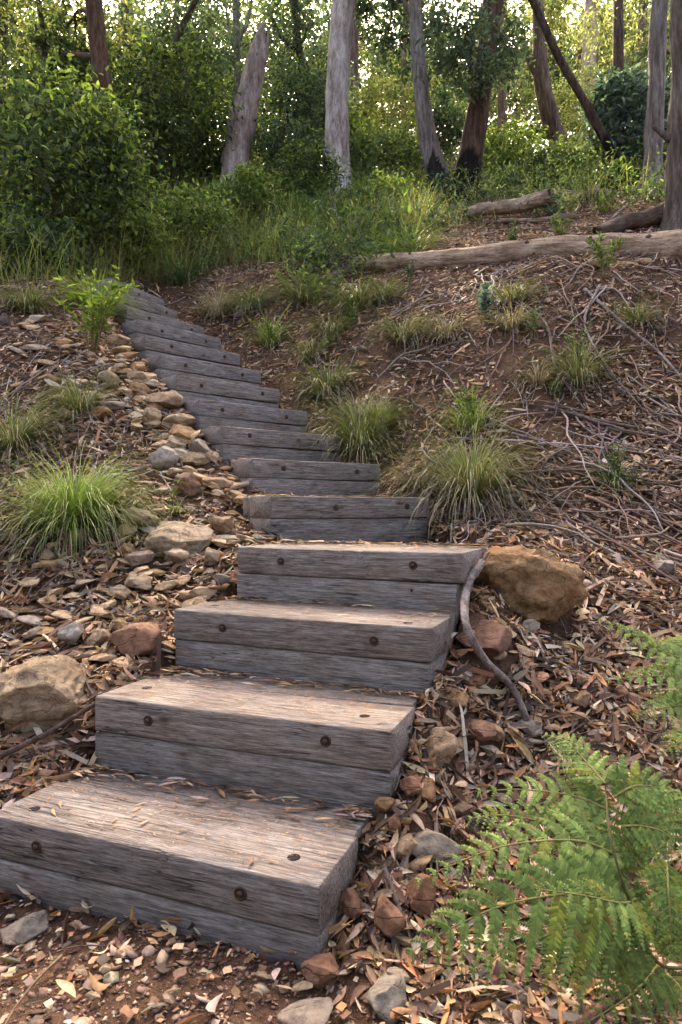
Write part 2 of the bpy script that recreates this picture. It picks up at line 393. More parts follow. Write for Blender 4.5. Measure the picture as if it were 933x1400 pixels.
# ------------------------------------------------------------------ timber steps
def sleeper_mesh(L, dy, dz, seed, seg=44):
    """a sawn sleeper from (0,0,0) to (L,dy,dz), worn arrises, split ends"""
    r = min(.007, dz*.08); k = [(r, 0), (dy-r, 0), (dy-r*.3, r*.3), (dy, r), (dy, dz-r), (dy-r*.3, dz-r*.3), (dy-r, dz), (dy*.66, dz), (dy*.33, dz), (r, dz), (r*.3, dz-r*.3), (0, dz-r), (0, dz*.5), (0, r), (r*.3, r*.3)]
    k = np.array(k); n = len(k)
    X = np.r_[0, .003, np.linspace(.03, L-.03, seg), L-.003, L]; m = len(X)
    P = np.zeros((m, n, 3)); P[..., 0] = X[:, None]; P[..., 1:] = k[None]
    c = np.array([dy/2, dz/2])
    P[[0, -1], :, 1:] = c+(P[[0, -1], :, 1:]-c)*np.array([.99, .975])
    q = np.stack([P[..., 0]*7, P[..., 1]*14+seed, P[..., 2]*14], -1)
    a = fbm(q+seed*3.1, 4)*.0018
    corner = np.zeros(n); corner[[0, 1, 2, 3, 4, 5, 6, 9, 10, 11, 13, 14]] = 1
    chip = np.clip(fbm(np.stack([P[..., 0]*22, P[..., 1]*9+seed, P[..., 2]*9], -1)+seed, 3)-.55, 0, 1)*.009*corner
    d = P[..., 1:]-c; d = d/np.linalg.norm(d, axis=-1)[..., None]
    P[..., 1:] += d*(a-chip)[..., None]
    P[..., 1] += .004*np.sin(P[..., 0]*2.3+seed); P[..., 2] += .0025*np.sin(P[..., 0]*3.1+seed*2)
    V = P.reshape(-1, 3)
    i = np.arange(m-1)[:, None]*n; j = np.arange(n)[None]; j2 = (j+1) % n
    Fq = np.stack([i+j, i+n+j, i+n+j2, i+j2], -1).reshape(-1, 4)
    V = np.concatenate([V, [[0, dy/2, dz/2], [L, dy/2, dz/2]]]); kk = np.arange(n); k2 = (kk+1) % n
    caps = np.concatenate([np.stack([kk, k2, np.full(n, m*n)], -1), np.stack([(m-1)*n+k2, (m-1)*n+kk, np.full(n, m*n+1)], -1)])
    return V, [Fq, caps]
def bolt_mesh(R0=.0155):
    """washer and hexagonal head, facing -y at the origin"""
    mb = MB(); n = 20; th = np.arange(n)/n*2*PI
    prof = [(R0*1.12, .002), (R0*1.12, -.0022), (R0*.86, -.0034), (R0*.80, -.001), (R0*.55, -.001)]
    P = np.array([[[r*math.cos(t), y, r*math.sin(t)] for t in th] for r, y in prof]).reshape(-1, 3)
    i = np.arange(len(prof)-1)[:, None]*n; j = np.arange(n)[None]; j2 = (j+1) % n
    mb.add(P, np.stack([i+j, i+j2, i+n+j2, i+n+j], -1).reshape(-1, 4))
    t6 = np.arange(6)/6*2*PI+.3
    Q = [[R0*.56*math.cos(t), 0, R0*.56*math.sin(t)] for t in t6]+[[R0*.56*math.cos(t), -.006, R0*.56*math.sin(t)] for t in t6]+[[R0*.34*math.cos(t), -.0085, R0*.34*math.sin(t)] for t in t6]+[[0, -.009, 0]]
    q = [[a+b, a+(b+1) % 6, a+6+(b+1) % 6, a+6+b] for a in (0, 6) for b in range(6)]
    t = [[12+b, 12+(b+1) % 6, 18] for b in range(6)]
    mb.add(Q, [np.array(q), np.array(t)])
    return mb
def hole_mesh(R0=.0165):
    mb = MB(); n = 20; th = np.arange(n)/n*2*PI
    prof = [(R0, -.006), (R0, .0005), (R0*.84, .0007), (R0*.7, .0003)]
    P = np.array([[[r*math.cos(t)*(1+.06*math.sin(2*t)), r*math.sin(t), z] for t in th] for r, z in prof]).reshape(-1, 3)
    i = np.arange(len(prof)-1)[:, None]*n; j = np.arange(n)[None]; j2 = (j+1) % n
    P = np.concatenate([P, [[0, 0, .0003]]])
    mb.add(P, [np.stack([i+j, i+j2, i+n+j2, i+n+j], -1).reshape(-1, 4), np.stack([60+np.arange(n), 60+(np.arange(n)+1) % n, np.full(n, 80)], -1)])
    return mb
BOLT = bolt_mesh(); HOL = hole_mesh()
bolts = {1: (49, 329), 2: (204, 446), 3: (304, 512), 4: (385, 565), 5: (460, 557), 6: (388, 489), 7: (342, 435), 8: (304, 392), 9: (276, 359), 10: (254, 332), 11: (235, 307), 12: (222, 282), 13: (204, 262), 14: (228,), 15: (190,)}
holes = {1: ((47, 1107), (402, 1171)), 2: ((201, 941), (499, 978)), 3: ((294, 828), (558, 851))}
slabel = ['lowest and largest grey timber step beside the gravel path', 'second timber step from the gravel path, two sleepers high', 'third timber step from the gravel path, below the one touching the boulder',
          'fourth timber step up, its right end touching the ochre boulder', 'fifth timber step up, first of the narrower flight with its left end showing', 'sixth timber step up, level with the green tussocks on its right',
          'seventh timber step up, just right of the rubble stones', 'eighth timber step up, midway along the narrow curving flight', 'ninth timber step up the narrow curving flight',
          'tenth timber step up, with a brown leaf stuck to its face', 'eleventh timber step up, fifth from the top', 'twelfth timber step up, fourth from the top', 'third timber step from the top of the flight',
          'second timber step from the top, partly behind the leafy sapling', 'topmost timber step, small and half buried in leaf litter']
steps = []
for i, (xl, yl, xr, yr, z) in enumerate(ST):
    L = math.hypot(xr-xl, yr-yl); ang = math.atan2(yr-yl, xr-xl); k = i+1
    t = empty('timber_step', (xl, yl, z-2*T), slabel[i], 'step', 'timber steps climbing the hillside'); t.rotation_euler.z = ang; steps.append((t, L, ang))
    def sl(x0, y0, z0, Ls, dy, dz, seed):
        V, Fs = sleeper_mesh(Ls, dy, dz, seed)
        o = mk('sleeper', V, Fs, TIMBER, t, np.ones(3)); o.location = (x0, y0, z0)
        o.rotation_euler = (0, 0, random.uniform(-.004, .004)); return o
    dp = .27
    low = sl(random.uniform(-.008, .008), random.uniform(.002, .007), -.03, L+random.uniform(-.02, .01), dp-.01, T+.027, i*3.3)
    up = sl(0, 0, T+.001, L, dp, T-.001, i*3.3+1)
    back = .20 if i < 4 else .17
    sl(.0 if i < 4 else .04, dp+.004, T+.003+random.uniform(-.003, .001), L-(.012 if i < 4 else .06), back, T-.005, i*3.3+2)
    def face_x(px):
        # along the front edge where the photo shows the bolt
        s = (px-CX)/F; ex, ey = math.cos(ang), math.sin(ang)
        return (s*yl-xl)/(ex-s*ey)
    for b, px in enumerate(bolts.get(k, ())):
        u = face_x(px)
        if .04 < u < L-.04:
            o = BOLT.build('bolt', RUST, up); o.location = (u, -.001+.004*math.sin(u*2.3+i*3.3+1), T*.5+random.uniform(-.006, .006))
            o.rotation_euler.y = random.random()
    if k == 4:
        o = BOLT.build('bolt', RUST, low); o.location = (face_x(565), .0, T-.005); o.scale = (.8, .8, .8)
    for (px, py) in holes.get(k, ()):
        d = (HC-z)*F/(py-H0); x = (px-CX)/F*d; u = (x-xl)*math.cos(ang)+(d-yl)*math.sin(ang); v = -(x-xl)*math.sin(ang)+(d-yl)*math.cos(ang)
        o = HOL.build('bolt_hole_shade', HOLE_SHADE, up); o.location = (u, max(.05, min(v, .2)), T-.0005+.0025*math.sin(u*3.1+(i*3.3+1)*2))
def on_stairs(x, y, m=0.):
    r = np.zeros(np.shape(x), bool)
    for (xl, yl, xr, yr, z) in ST:
        L = math.hypot(xr-xl, yr-yl); ex, ey = (xr-xl)/L, (yr-yl)/L
        u = (x-xl)*ex+(y-yl)*ey; v = -(x-xl)*ey+(y-yl)*ex
        r |= (u > -m) & (u < L+m) & (v > -m) & (v < .46)
    return r

# ------------------------------------------------------------------ stones
def ico(sub):
    bm = bmesh.new(); bmesh.ops.create_icosphere(bm, subdivisions=sub, radius=1)
    V = np.array([v.co for v in bm.verts]); Fs = np.array([[v.index for v in f.verts] for f in bm.faces]); bm.free(); return V, Fs
I1, I2, I4, I5 = ico(1), ico(2), ico(4), ico(5)
def rock_mesh(seed, facets=9, rough=.10, big=False, keep=(.55, .88), lay=0.):
    rg = np.random.default_rng(seed); V, Fs = (I5 if big else I4); V = V.copy()
    for _ in range(facets):
        n = rg.normal(size=3); n /= np.linalg.norm(n); d = rg.uniform(*keep)
        h = V@n-d; V = V-np.where(h > 0, h*.985, 0)[:, None]*n
    nn = V/np.linalg.norm(V, axis=1)[:, None]
    V = V+nn*(fbm(V*1.7+seed, 3)*rough)[:, None]+nn*(fbm(V*5+seed, 5)*rough*.45)[:, None]
    if big: V = V+nn*((1-np.abs(fbm(V*np.array([2.4, 2.4, 3.4])+seed*2, 4)))**3*rough*.55+fbm(V*9+seed, 3)*rough*.12)[:, None]
    if lay: V[:, 2] += lay*np.sin(V[:, 2]*14+3*vnoise(V*2+seed))
    return V, Fs
nst = [0]; SPOS = []
def stone(px, py, w, h, mat, label, name='stone', flat=None, rot=None, sink=.25, group=None, tint=(1, 1, 1), big=False, facets=9, rough=.10, depth=None, yscale=None, keep=(.55, .88), lay=0.):
    """px,py: centre in the photograph; w,h: size there in pixels"""
    nst[0] += 1
    b = hit(px, py+h*.38)
    if b is None: return None
    d = b[1]; rx = w/F*d/2; rz = h/F*d/2
    nrm = gnormal(np.array(b[0]), np.array(b[1]))
    V, Fs = rock_mesh(nst[0]*7+3, facets, rough, big, keep, lay)
    ry = yscale*rx if yscale else max(min(rx, rz*1.6), rx*.6)
    V = V*np.array([rx, ry, rz*(1-.0)])*1.08
    a = rot if rot is not None else R.uniform(-.15, .15)
    c, s = math.cos(a), math.sin(a); V = np.c_[V[:, 0]*c-V[:, 2]*s, V[:, 1], V[:, 0]*s+V[:, 2]*c]
    # lean it back with the slope
    tl = math.atan2(-nrm[1], nrm[2])*.45; c, s = math.cos(tl), math.sin(tl)
    V = np.c_[V[:, 0], V[:, 1]*c-V[:, 2]*s, V[:, 1]*s+V[:, 2]*c]
    cen = b+np.array([0, ry*.40, 0]); cen[2] = max(HC+(H0-py)/F*(d+ry*.2), float(ground(cen[0], cen[1])))
    cen[2] = min(cen[2], float(ground(cen[0], cen[1]))+rz*.9)
    if w < 62: cen[2] += .022
    SPOS.append((cen[0], cen[1], rx, ry))
    tint = np.array(tint, float); tint = (tint*.55+tint.mean()*.45)*np.array([1., .98, .93])
    o = mk(name, V, Fs, mat, None, tint, smooth=False); o.location = tuple(cen)
    tag(o, label, name if name != 'stone' else 'stone', group)
    return o
stone(724, 808, 146, 110, OCHRE, 'large rough ochre boulder touching the right end of the fourth step', 'boulder', big=True, facets=13, rough=.15, rot=-.10, yscale=.8, tint=(1.15, .92, .70), keep=(.66, .93))
stone(50, 958, 142, 94, TAN, 'large layered tan boulder left of the second step with a stick across it', 'boulder', big=True, facets=12, rough=.12, tint=(1.1, .98, .84), yscale=.8, lay=.035, keep=(.6, .9), rot=.06)
stone(238, 735, 92, 56, TAN, 'smooth pale tan rock, biggest stone left of the fifth step', 'rock', big=True, facets=12, rough=.07, rot=-.08)
big = [
 (182, 711, 62, 34, TAN, 'flat greenish tan rock below the bright tussock', 'rock', (.85, .85, .75)), (304, 722, 44, 30, TAN, 'rounded orange tan rock at the left end of the fifth step', 'rock', (1.05, .85, .7)),
 (238, 768, 36, 28, TAN, 'small upright pale stone just below the biggest tan rock', 'stone', (1, 1, 1)), (186, 803, 60, 26, TAN, 'long flat tan stone tilted on the leaves left of the fourth step', 'stone', (1, 1, .95)),
 (95, 877, 36, 37, GREY, 'round blue grey stone above the layered tan boulder', 'stone', (1, 1.03, 1.08)), (190, 881, 82, 48, BROWN, 'dark reddish brown rock near the left end of the third step', 'rock', (1.5, 1.15, 1.0)),
 (136, 879, 40, 32, TAN, 'wedge shaped tan stone between the grey stone and the dark brown rock', 'stone', (1, .9, .8)), (62, 768, 28, 24, TAN, 'round tan stone alone below the tussock roots', 'stone', (.9, .8, .7)),
 (34, 1275, 72, 38, GREY, 'smooth grey brown stone against the foot of the lowest step', 'stone', (.95, .85, .75)), (288, 770, 28, 30, TAN, 'tan stone wedged in leaves left of the fourth step end', 'stone', (1, .9, .8)),
 (302, 798, 22, 20, GREY, 'dark grey stone at the left corner of the fourth step', 'stone', (.7, .62, .58)), (150, 523, 28, 26, TAN, 'squarish tan stone below the yellow green sapling', 'stone', (.95, .9, .75)),
 (187, 506, 22, 12, OCHRE, 'small orange flat stone under the sapling by the eleventh step', 'stone', (1.5, 1.2, 1.0)), (182, 520, 26, 13, TAN, 'flat pinkish stone below the small orange one by the tenth step', 'stone', (.9, .75, .65)),
 (199, 497, 11, 12, OCHRE, 'tiny orange stone touching the left end of the eleventh step', 'stone', (1.4, 1.1, .9)), (161, 505, 18, 9, TAN, 'small flat tan stone above the squarish tan one', 'stone', (1, .85, .7)),
 (187, 535, 28, 18, OCHRE, 'ochre stone left of the tenth step', 'stone', (1.3, 1.1, .9)), (135, 567, 26, 19, OCHRE, 'rounded orange brown stone beside the pale flat slab', 'stone', (1.3, 1., .8)),
 (205, 576, 24, 24, TAN, 'upright tan stone left of the eighth step', 'stone', (1.05, .95, .75)), (157, 559, 38, 11, GREY, 'pale flat slab lying across the slope left of the ninth step', 'stone', (1.2, 1.15, 1.05)),
 (226, 548, 50, 28, TAN, 'broad pinkish stone against the left end of the ninth step', 'rock', (.85, .7, .62)), (242, 580, 38, 19, TAN, 'rounded tan stone at the left end of the eighth step', 'stone', (.95, .85, .7)),
 (250, 598, 46, 22, OCHRE, 'cracked ochre stone below the left end of the eighth step', 'stone', (1.3, 1.1, .9)), (236, 611, 36, 22, TAN, 'egg shaped cream stone left of the seventh step', 'stone', (1.15, 1.1, .95)),
 (273, 617, 28, 20, GREY, 'grey stone close to the left end of the seventh step', 'stone', (.8, .72, .65)), (268, 631, 48, 20, TAN, 'long cream stone left of the sixth step', 'stone', (1.1, 1., .8)),
 (222, 631, 32, 26, GREY, 'angular grey stone above the biggest tan rock', 'stone', (1.1, 1.02, .95)), (185, 588, 20, 12, TAN, 'small cream stone left of the upright tan stone', 'stone', (1.1, 1., .9)),
 (90, 570, 20, 14, TAN, 'small tan stone above the bright tussock', 'stone', (.95, .8, .65)), (256, 670, 38, 28, BROWN, 'dark triangular brown stone left of the fifth step', 'stone', (1.3, 1.1, 1.0)),
 (297, 664, 40, 16, TAN, 'flat orange tan stone left of the sixth step foot', 'stone', (1.05, .8, .6)), (220, 676, 26, 12, TAN, 'small flat pale stone right above the biggest tan rock', 'stone', (1, .95, .9)),
 (42, 479, 46, 11, GREY, 'thin grey slab lying on the left crest', 'stone', (1, .9, .8)), (70, 449, 30, 9, BROWN, 'thin brown slab above the grey slab on the left crest', 'stone', (1.5, 1.2, 1.0)),
 (66, 521, 30, 12, OCHRE, 'flat mossy ochre stone below the grey slab on the left', 'stone', (.9, .9, .6)), (30, 447, 24, 9, TAN, 'flat tan stone at the left edge of the crest', 'stone', (1, .8, .65)),
 (60, 500, 34, 10, TAN, 'low pale stone in leaves on the left slope', 'stone', (.9, .75, .6)), (240, 650, 22, 12, TAN, 'small pale stone above the dark triangular one', 'stone', (1, .9, .8)),
 (212, 560, 20, 12, BROWN, 'small brown stone left of the ninth step', 'stone', (1.5, 1.1, .8)), (5, 440, 14, 18, GREY, 'dark slate lump at the left crest edge', 'stone', (.4, .4, .5)),
 (603, 1036, 50, 48, TAN, 'blocky tan stone right of the second step', 'stone', (1, .85, .7)), (590, 1165, 80, 46, GREY, 'flat grey brown stone under the fern tips right of the lowest step', 'rock', (1.05, .92, .8)),
 (528, 1265, 52, 62, BROWN, 'oval brown stone right of the lowest step corner', 'stone', (1.6, 1.3, 1.05)), (541, 1142, 21, 36, BROWN, 'small upright oval brown stone near the second step foot', 'stone', (1.6, 1.2, 1.0)),
 (531, 1372, 78, 52, GREY, 'pitted grey stone under the front fern frond', 'stone', (.9, .85, .8)), (442, 1343, 60, 40, BROWN, 'flat pinkish brown stone in front of the lowest step corner', 'stone', (1.8, 1.35, 1.1)),
 (420, 1390, 84, 34, GREY, 'broad tan grey stone at the bottom edge by the path', 'stone', (1.05, .88, .75)), (577, 1240, 48, 52, BROWN, 'tilted red brown stone between the oval stone and the fern', 'stone', (1.6, 1.15, .95)),
 (527, 1116, 28, 22, OCHRE, 'small orange stone touching the right side of the lowest step', 'stone', (1.3, .95, .75)), (480, 1250, 34, 38, BROWN, 'dark brown stone at the right corner of the lowest step', 'stone', (1.1, .9, .8)),
 (666, 897, 88, 46, BROWN, 'flat purplish brown rock under the curved branch', 'rock', (1.15, .9, .9)), (653, 941, 34, 20, BROWN, 'small brown stone right of the third step foot', 'stone', (1.4, 1.05, .8)),
 (741, 938, 24, 17, BROWN, 'rounded pinkish pebble right of the curved branch', 'stone', (2., 1.6, 1.4)), (798, 967, 28, 25, TAN, 'rounded tan stone left of the upper fern', 'stone', (.8, .62, .5)),
 (796, 938, 21, 18, TAN, 'small tan stone above the rounded one left of the upper fern', 'stone', (.9, .7, .55)), (911, 781, 32, 26, GREY, 'smooth grey stone alone on the leaves at the right edge', 'stone', (.95, .95, .95)),
 (681, 913, 24, 15, TAN, 'small cream stone at the edge of the purplish rock', 'stone', (1.1, 1., .85)), (728, 1005, 36, 20, GREY, 'flat grey stone under the tip of the curved branch', 'stone', (.9, .82, .75)),
 (852, 956, 22, 19, BROWN, 'brown stone under the upper fern fronds', 'stone', (1.5, 1.1, .9)), (655, 1012, 50, 26, BROWN, 'low purplish stone left of the curved branch tip', 'stone', (1.5, 1.2, 1.1)),
 (560, 1085, 34, 24, BROWN, 'small red brown stone beside the second step side', 'stone', (1.7, 1.2, .9)), (586, 1093, 38, 24, OCHRE, 'small ochre stone below the blocky tan one', 'stone', (1.1, .85, .7)),
 (690, 870, 26, 14, TAN, 'flat ochre chip under the ochre boulder', 'stone', (.8, .65, .45)), (821, 363, 28, 13, TAN, 'pale flat stone below the long fallen log', 'stone', (1.1, .95, .8)),
 (880, 362, 30, 12, TAN, 'brownish flat stone under the right part of the long log', 'stone', (.9, .7, .55)), (610, 450, 16, 9, TAN, 'tan pebble on the right bank', 'stone', (1, .8, .65)),
 (645, 548, 20, 10, BROWN, 'brown stone below the bare soil patch', 'stone', (1.6, 1.2, .9)), (735, 1330, 40, 22, BROWN, 'brown stone in shade under the fern fronds', 'stone', (1.2, 1., .9)),
 (700, 1130, 60, 26, BROWN, 'dark flat stone between the two fern fronds', 'stone', (1., .8, .7)), (60, 690, 20, 10, BROWN, 'brown stone hidden in the bright tussock', 'stone', (1.3, 1., .9)),
 (215, 705, 20, 12, TAN, 'small buff stone left of the biggest tan rock', 'stone', (.9, .8, .65)), (330, 690, 20, 12, TAN, 'small buff stone at the left end of the sixth step', 'stone', (1., .8, .6)),
]
for (px, py, w, h, m, lab, nme, tint) in big:
    if 490 < py < 720 and px < 340: w *= 1.2; h *= 1.2
    stone(px, py, w, h, m, lab, nme, tint=tint, facets=15, rough=.08, keep=(.48, .86))

# smaller loose stones
def loose(n, reg, lab, grp, cols, wr):
    k = 0; bad = 0
    while k < n and bad < 4000:
        px, py = reg(); bad += 1; b = hit(px, py)
        if b is None or on_stairs(np.array(b[0]), np.array(b[1]), .05): continue
        w = R.uniform(*wr); t = cols[int(R.integers(0, len(cols)))]; f = R.uniform(.8, 1.2)
        stone(px, py, w, w*R.uniform(.24, .5), [TAN, TAN, OCHRE, TAN, GREY][int(R.integers(0, 5))], lab, 'stone', tint=tuple(c*f for c in t), facets=16, rough=.06, keep=(.35, .82), rot=R.uniform(-.5, .4), group=grp)
        k += 1
def lreg():
    i = int(R.integers(4, 12)); xl, yl, xr, yr, z = ST[i]; px = CX+xl/yl*F; py = H0-(z-.2-HC)/yl*F
    return px-12-abs(R.normal())*52, py+R.uniform(-24, 14)
ct = [(1.5, 1.28, 1.0), (1.35, 1.12, .86), (1.6, 1.45, 1.22), (1.05, .82, .62)]
loose(80, lreg, 'small flat tan stone in the rubble left of the upper steps', 'rubble stones left of the upper steps', ct, (17, 42))
loose(70, lambda: (R.uniform(5, 320), R.uniform(725, 910)), 'small flat stone loose in the leaves left of the third to fifth steps', 'loose stones on the lower left bank', ct, (22, 56))
loose(30, lambda: (R.uniform(5, 150), R.uniform(430, 560)), 'small flat stone in the leaves on the upper left crest', 'loose stones on the left crest', ct, (14, 36))
loose(40, lambda: (R.uniform(520, 760), R.uniform(860, 1390)), 'small brown stone loose in the leaves right of the lower steps', 'loose stones right of the lower steps', [(1.1, .9, .72), (.9, .7, .55), (1.2, 1., .85)], (20, 50))
loose(12, lambda: (R.uniform(0, 420), R.uniform(1330, 1395)), 'small stone on the gravel before the lowest step', 'small stones on the gravel path', [(1.0, .85, .7), (1.1, 1., .95)], (14, 34))
# ------------------------------------------------------------------ leaf litter
def leaf_tpl(curl, roll, n=6):
    """long curled gum leaf, length 1 on x"""
    t = np.linspace(0, 1, n); w = np.sin(PI*np.clip(t, .02, .98)**.8)*.5
    x = t-.5; z = curl*(x*x*2-.2)+.12*curl*np.sin(x*5); y0 = .9*np.sin(t*PI)*curl
    V = []
    for s in (-1, 0, 1):
        V.append(np.stack([x, s*w+y0*.6, (z+(abs(s)*roll*w))], -1))
    V = np.stack(V, 1).reshape(-1, 3)
    Fq = [[i*3+j, (i+1)*3+j, (i+1)*3+j+1, i*3+j+1] for i in range(n-1) for j in range(2)]
    return V, np.array(Fq)
LT = [leaf_tpl(c, r) for c, r in ((.5, .5), (-.7, -.35), (1.0, .7), (.15, .3), (-.3, .8), (1.2, -.4), (.4, .9))]
LCOL = [(.42, .27, .165), (.53, .375, .245), (.27, .14, .08), (.14, .075, .048), (.46, .37, .31), (.33, .25, .21), (.62, .48, .33), (.42, .215, .095), (.06, .038, .028)]
LW = [5, 3.4, 6.5, 7, 2.4, 3, 1.1, 1.4, 6.5]
LCOL = [(q[0]*1.10, q[1]*1.06, q[2]*.99) for q in LCOL]
def view_ok(x, y, m=.9):
    return np.abs(x) < y*.52+m
# sample litter positions on the hillside
def sample_area(n, ylo, yhi, pw):
    y = (ylo**(1-pw)+R.random(n)*(yhi**(1-pw)-ylo**(1-pw)))**(1/(1-pw))
    x = (R.random(n)*2-1)*(y*.52+.9)
    return x, y
def off_stones(x, y, k=.88):
    m = np.ones(np.shape(x), bool)
    for (a, b, rx, ry) in SPOS:
        m &= ~((((x-a)/(rx*k))**2+((y-b)/(ry*k))**2 < 1) & (R.random(len(x)) < .96))
    return m
def bare(x, y):
    """patches where soil shows"""
    v = fbm(np.stack([x*.9, y*.9, x*0+4.], -1), 3)
    for (a, b, r, k) in BP: v = v+k*np.exp(-((x-a)**2+(y-b)**2)/r**2)
    return v
BP = [(_b[0], _b[1], r, k) for _b, r, k in ((hit(400, 445), .8, -.7), (hit(470, 480), .5, -.5), (hit(350, 480), .5, -.5), (hit(330, 400), .5, -.5))]
for (px, py, r, k) in ((700, 475, .42, 1.3), (560, 468, .35, 1.), (640, 440, .35, .9), (740, 545, .3, 1.2), (620, 500, .3, .8), (860, 470, .35, .6), (60, 800, .28, .9), (30, 745, .25, .7), (260, 395, .3, .9), (640, 1010, .18, .5), (690, 900, .2, .5), (800, 1330, .25, .4)):
    _b = hit(px, py); BP.append((_b[0], _b[1], r, k))
for (xl, yl, xr, yr, z) in ST[4:12]: BP.append((xl-.22, yl+.02, .19, .75))
mb = MB()
n = 160000
x, y = sample_area(n, 1.15, 13.5, 1.22)
keep = ~on_stairs(x, y, -.01); x, y = x[keep], y[keep]
keep = R.random(len(x)) < np.clip(.9-.85*np.clip(bare(x, y)-.05, 0, 1), .12, 1); x, y = x[keep], y[keep]
# the trodden gravel in front of the first step keeps only a few leaves
ex = (x+1.016)*.933+(y-2.023)*-.36; ey = -(x+1.016)*-.36+(y-2.023)*.933
front = (ey < -.10) & (x < .15+.0*y)
front = (ey < .02) & (x < .12)
keep = ~front | (R.random(len(x)) < np.where(ey > -.08, .12, .03)); x, y = x[keep], y[keep]
keep = (y < 9.4) | (x > .8) | (R.random(len(x)) < .5); x, y = x[keep], y[keep]
keep = off_stones(x, y); x, y = x[keep], y[keep]
n = len(x); g = ground(x, y); nr = gnormal(x, y)
a = R.random(n)*2*PI; ax = np.stack([np.cos(a), np.sin(a), np.zeros(n)], -1)
# long leaves slide down-slope and lie mostly across it
ax += np.stack([np.sign(R.random(n)-.5)*.6, np.zeros(n), np.zeros(n)], -1)
ax -= (ax*nr).sum(1)[:, None]*nr; ax += nr*(R.normal(size=n)*.22)[:, None]
nn = nr+R.normal(size=(n, 3))*.42
M = frames(ax, nn); k = R.integers(0, len(LT), n)
Ls = np.clip(R.normal(.061, .028, n), .018, .15); ws = np.clip(Ls*np.clip(R.normal(.22, .08, n), .08, .45), .004, .022)
Ls = np.where(front[keep][:n] if False else (y < 1.9), Ls*.8, Ls)
wide = R.random(n) < .10; ws = np.where(wide, Ls*.36, ws); Ls = np.where(wide, Ls*.75, Ls)
S = np.stack([Ls, ws, Ls*.32], -1)
C = pal(LCOL, n, LW, .22)
P = np.stack([x, y, g], -1)+nr*(R.random(n)**1.5*.028+.004)[:, None]
for q in range(len(LT)):
    s = k == q
    v, f, c = scatter(LT[q][0], LT[q][1], P[s], M[s], S[s], C[s]); mb.add(v, f, c)
# bark strips and broken crumbs of leaf matted in between
n = 26000; x, y = sample_area(n, 1.15, 11, 1.2); k = ~on_stairs(x, y, .0) & (R.random(n) < np.clip(1-.8*np.clip(bare(x, y), 0, 1), .2, 1)); ey = (x+1.016)*.36+(y-2.023)*.933; k &= ~((ey < .0) & (x < .1) & (R.random(n) < .7)) & off_stones(x, y, 1.); x, y = x[k], y[k]; n = len(x)
nr = gnormal(x, y); P = np.stack([x, y, ground(x, y)], -1)+nr*(R.random(n)*.02+.004)[:, None]; ax = rdir(n, .2); ax -= (ax*nr).sum(1)[:, None]*nr; ax += nr*(R.normal(size=n)*.15)[:, None]
strip = (R.random(n) < .14) & ~((x < .15) & ((x+1.016)*.36+(y-2.023)*.933 < .03)); Ls = np.where(strip, R.uniform(.08, .26, n), R.uniform(.008, .03, n)); ws = np.where(strip, R.uniform(.006, .022, n), Ls*R.uniform(.5, 1., n))
BST = (np.array([[-.5, -.5, .0], [-.5, .5, .05], [-.15, -.42, .12], [-.15, .55, .1], [.2, -.5, .06], [.2, .45, .12], [.5, -.3, -.06], [.5, .5, .0]]), np.array([[0, 2, 3, 1], [2, 4, 5, 3], [4, 6, 7, 5]]))
v, f, c = scatter(BST[0], BST[1], P, frames(ax, nr+R.normal(size=(n, 3))*.3), np.stack([Ls, ws, Ls*.5], -1), pal(LCOL, n, LW, .25)*np.where(strip, .8, 1.)[:, None]); mb.add(v, f, c)
# leaves that have gathered on the treads, thickest against each riser
for i, (xl, yl, xr, yr, z) in enumerate(ST):
    L = math.hypot(xr-xl, yr-yl); e = np.array([(xr-xl)/L, (yr-yl)/L]); nn_ = np.array([-e[1], e[0]])
    n = 330 if i < 4 else 150
    u = R.random(n)*L; v = .44-np.abs(R.normal(size=n))*(.05 if i < 4 else .12); edge = R.random(n) < .35
    u = np.where(edge, np.where(R.random(n) < .6, np.abs(R.normal(size=n))*.06, L-np.abs(R.normal(size=n))*.05), u)
    if i > 3: u = np.where(R.random(n) < .4, L-np.abs(R.normal(size=n))*.12, u)
    ok = (v > .015) & (u > .01) & (u < L-.01)
    if i < 14:   # only where the tread is free, in front of the next riser
        X2 = xl+e[0]*u+nn_[0]*v; Y2 = yl+e[1]*u+nn_[1]*v
        a2, b2, c2, d2, _ = ST[i+1]; L2 = math.hypot(c2-a2, d2-b2); vv = -(X2-a2)*(d2-b2)/L2+(Y2-b2)*(c2-a2)/L2
        ok &= vv < -.008
    u, v = u[ok], v[ok]; n = len(u)
    P = np.stack([xl+e[0]*u+nn_[0]*v, yl+e[1]*u+nn_[1]*v, np.full(n, z+.006)+R.random(n)*.006], -1)
    a = R.normal(size=n)*.5+math.atan2(e[1], e[0]); ax = np.stack([np.cos(a), np.sin(a), R.normal(size=n)*.06], -1)
    Ls = R.uniform(.018, .075, n) if i < 4 else R.uniform(.03, .09, n)
    v_, f_, c_ = scatter(*LT[3], P, frames(ax, np.tile([0, 0, 1.], (n, 1))+R.normal(size=(n, 3))*.15), np.stack([Ls, Ls*.2, Ls*.35], -1), pal(LCOL, n, LW, .2))
    mb.add(v_, f_, c_)
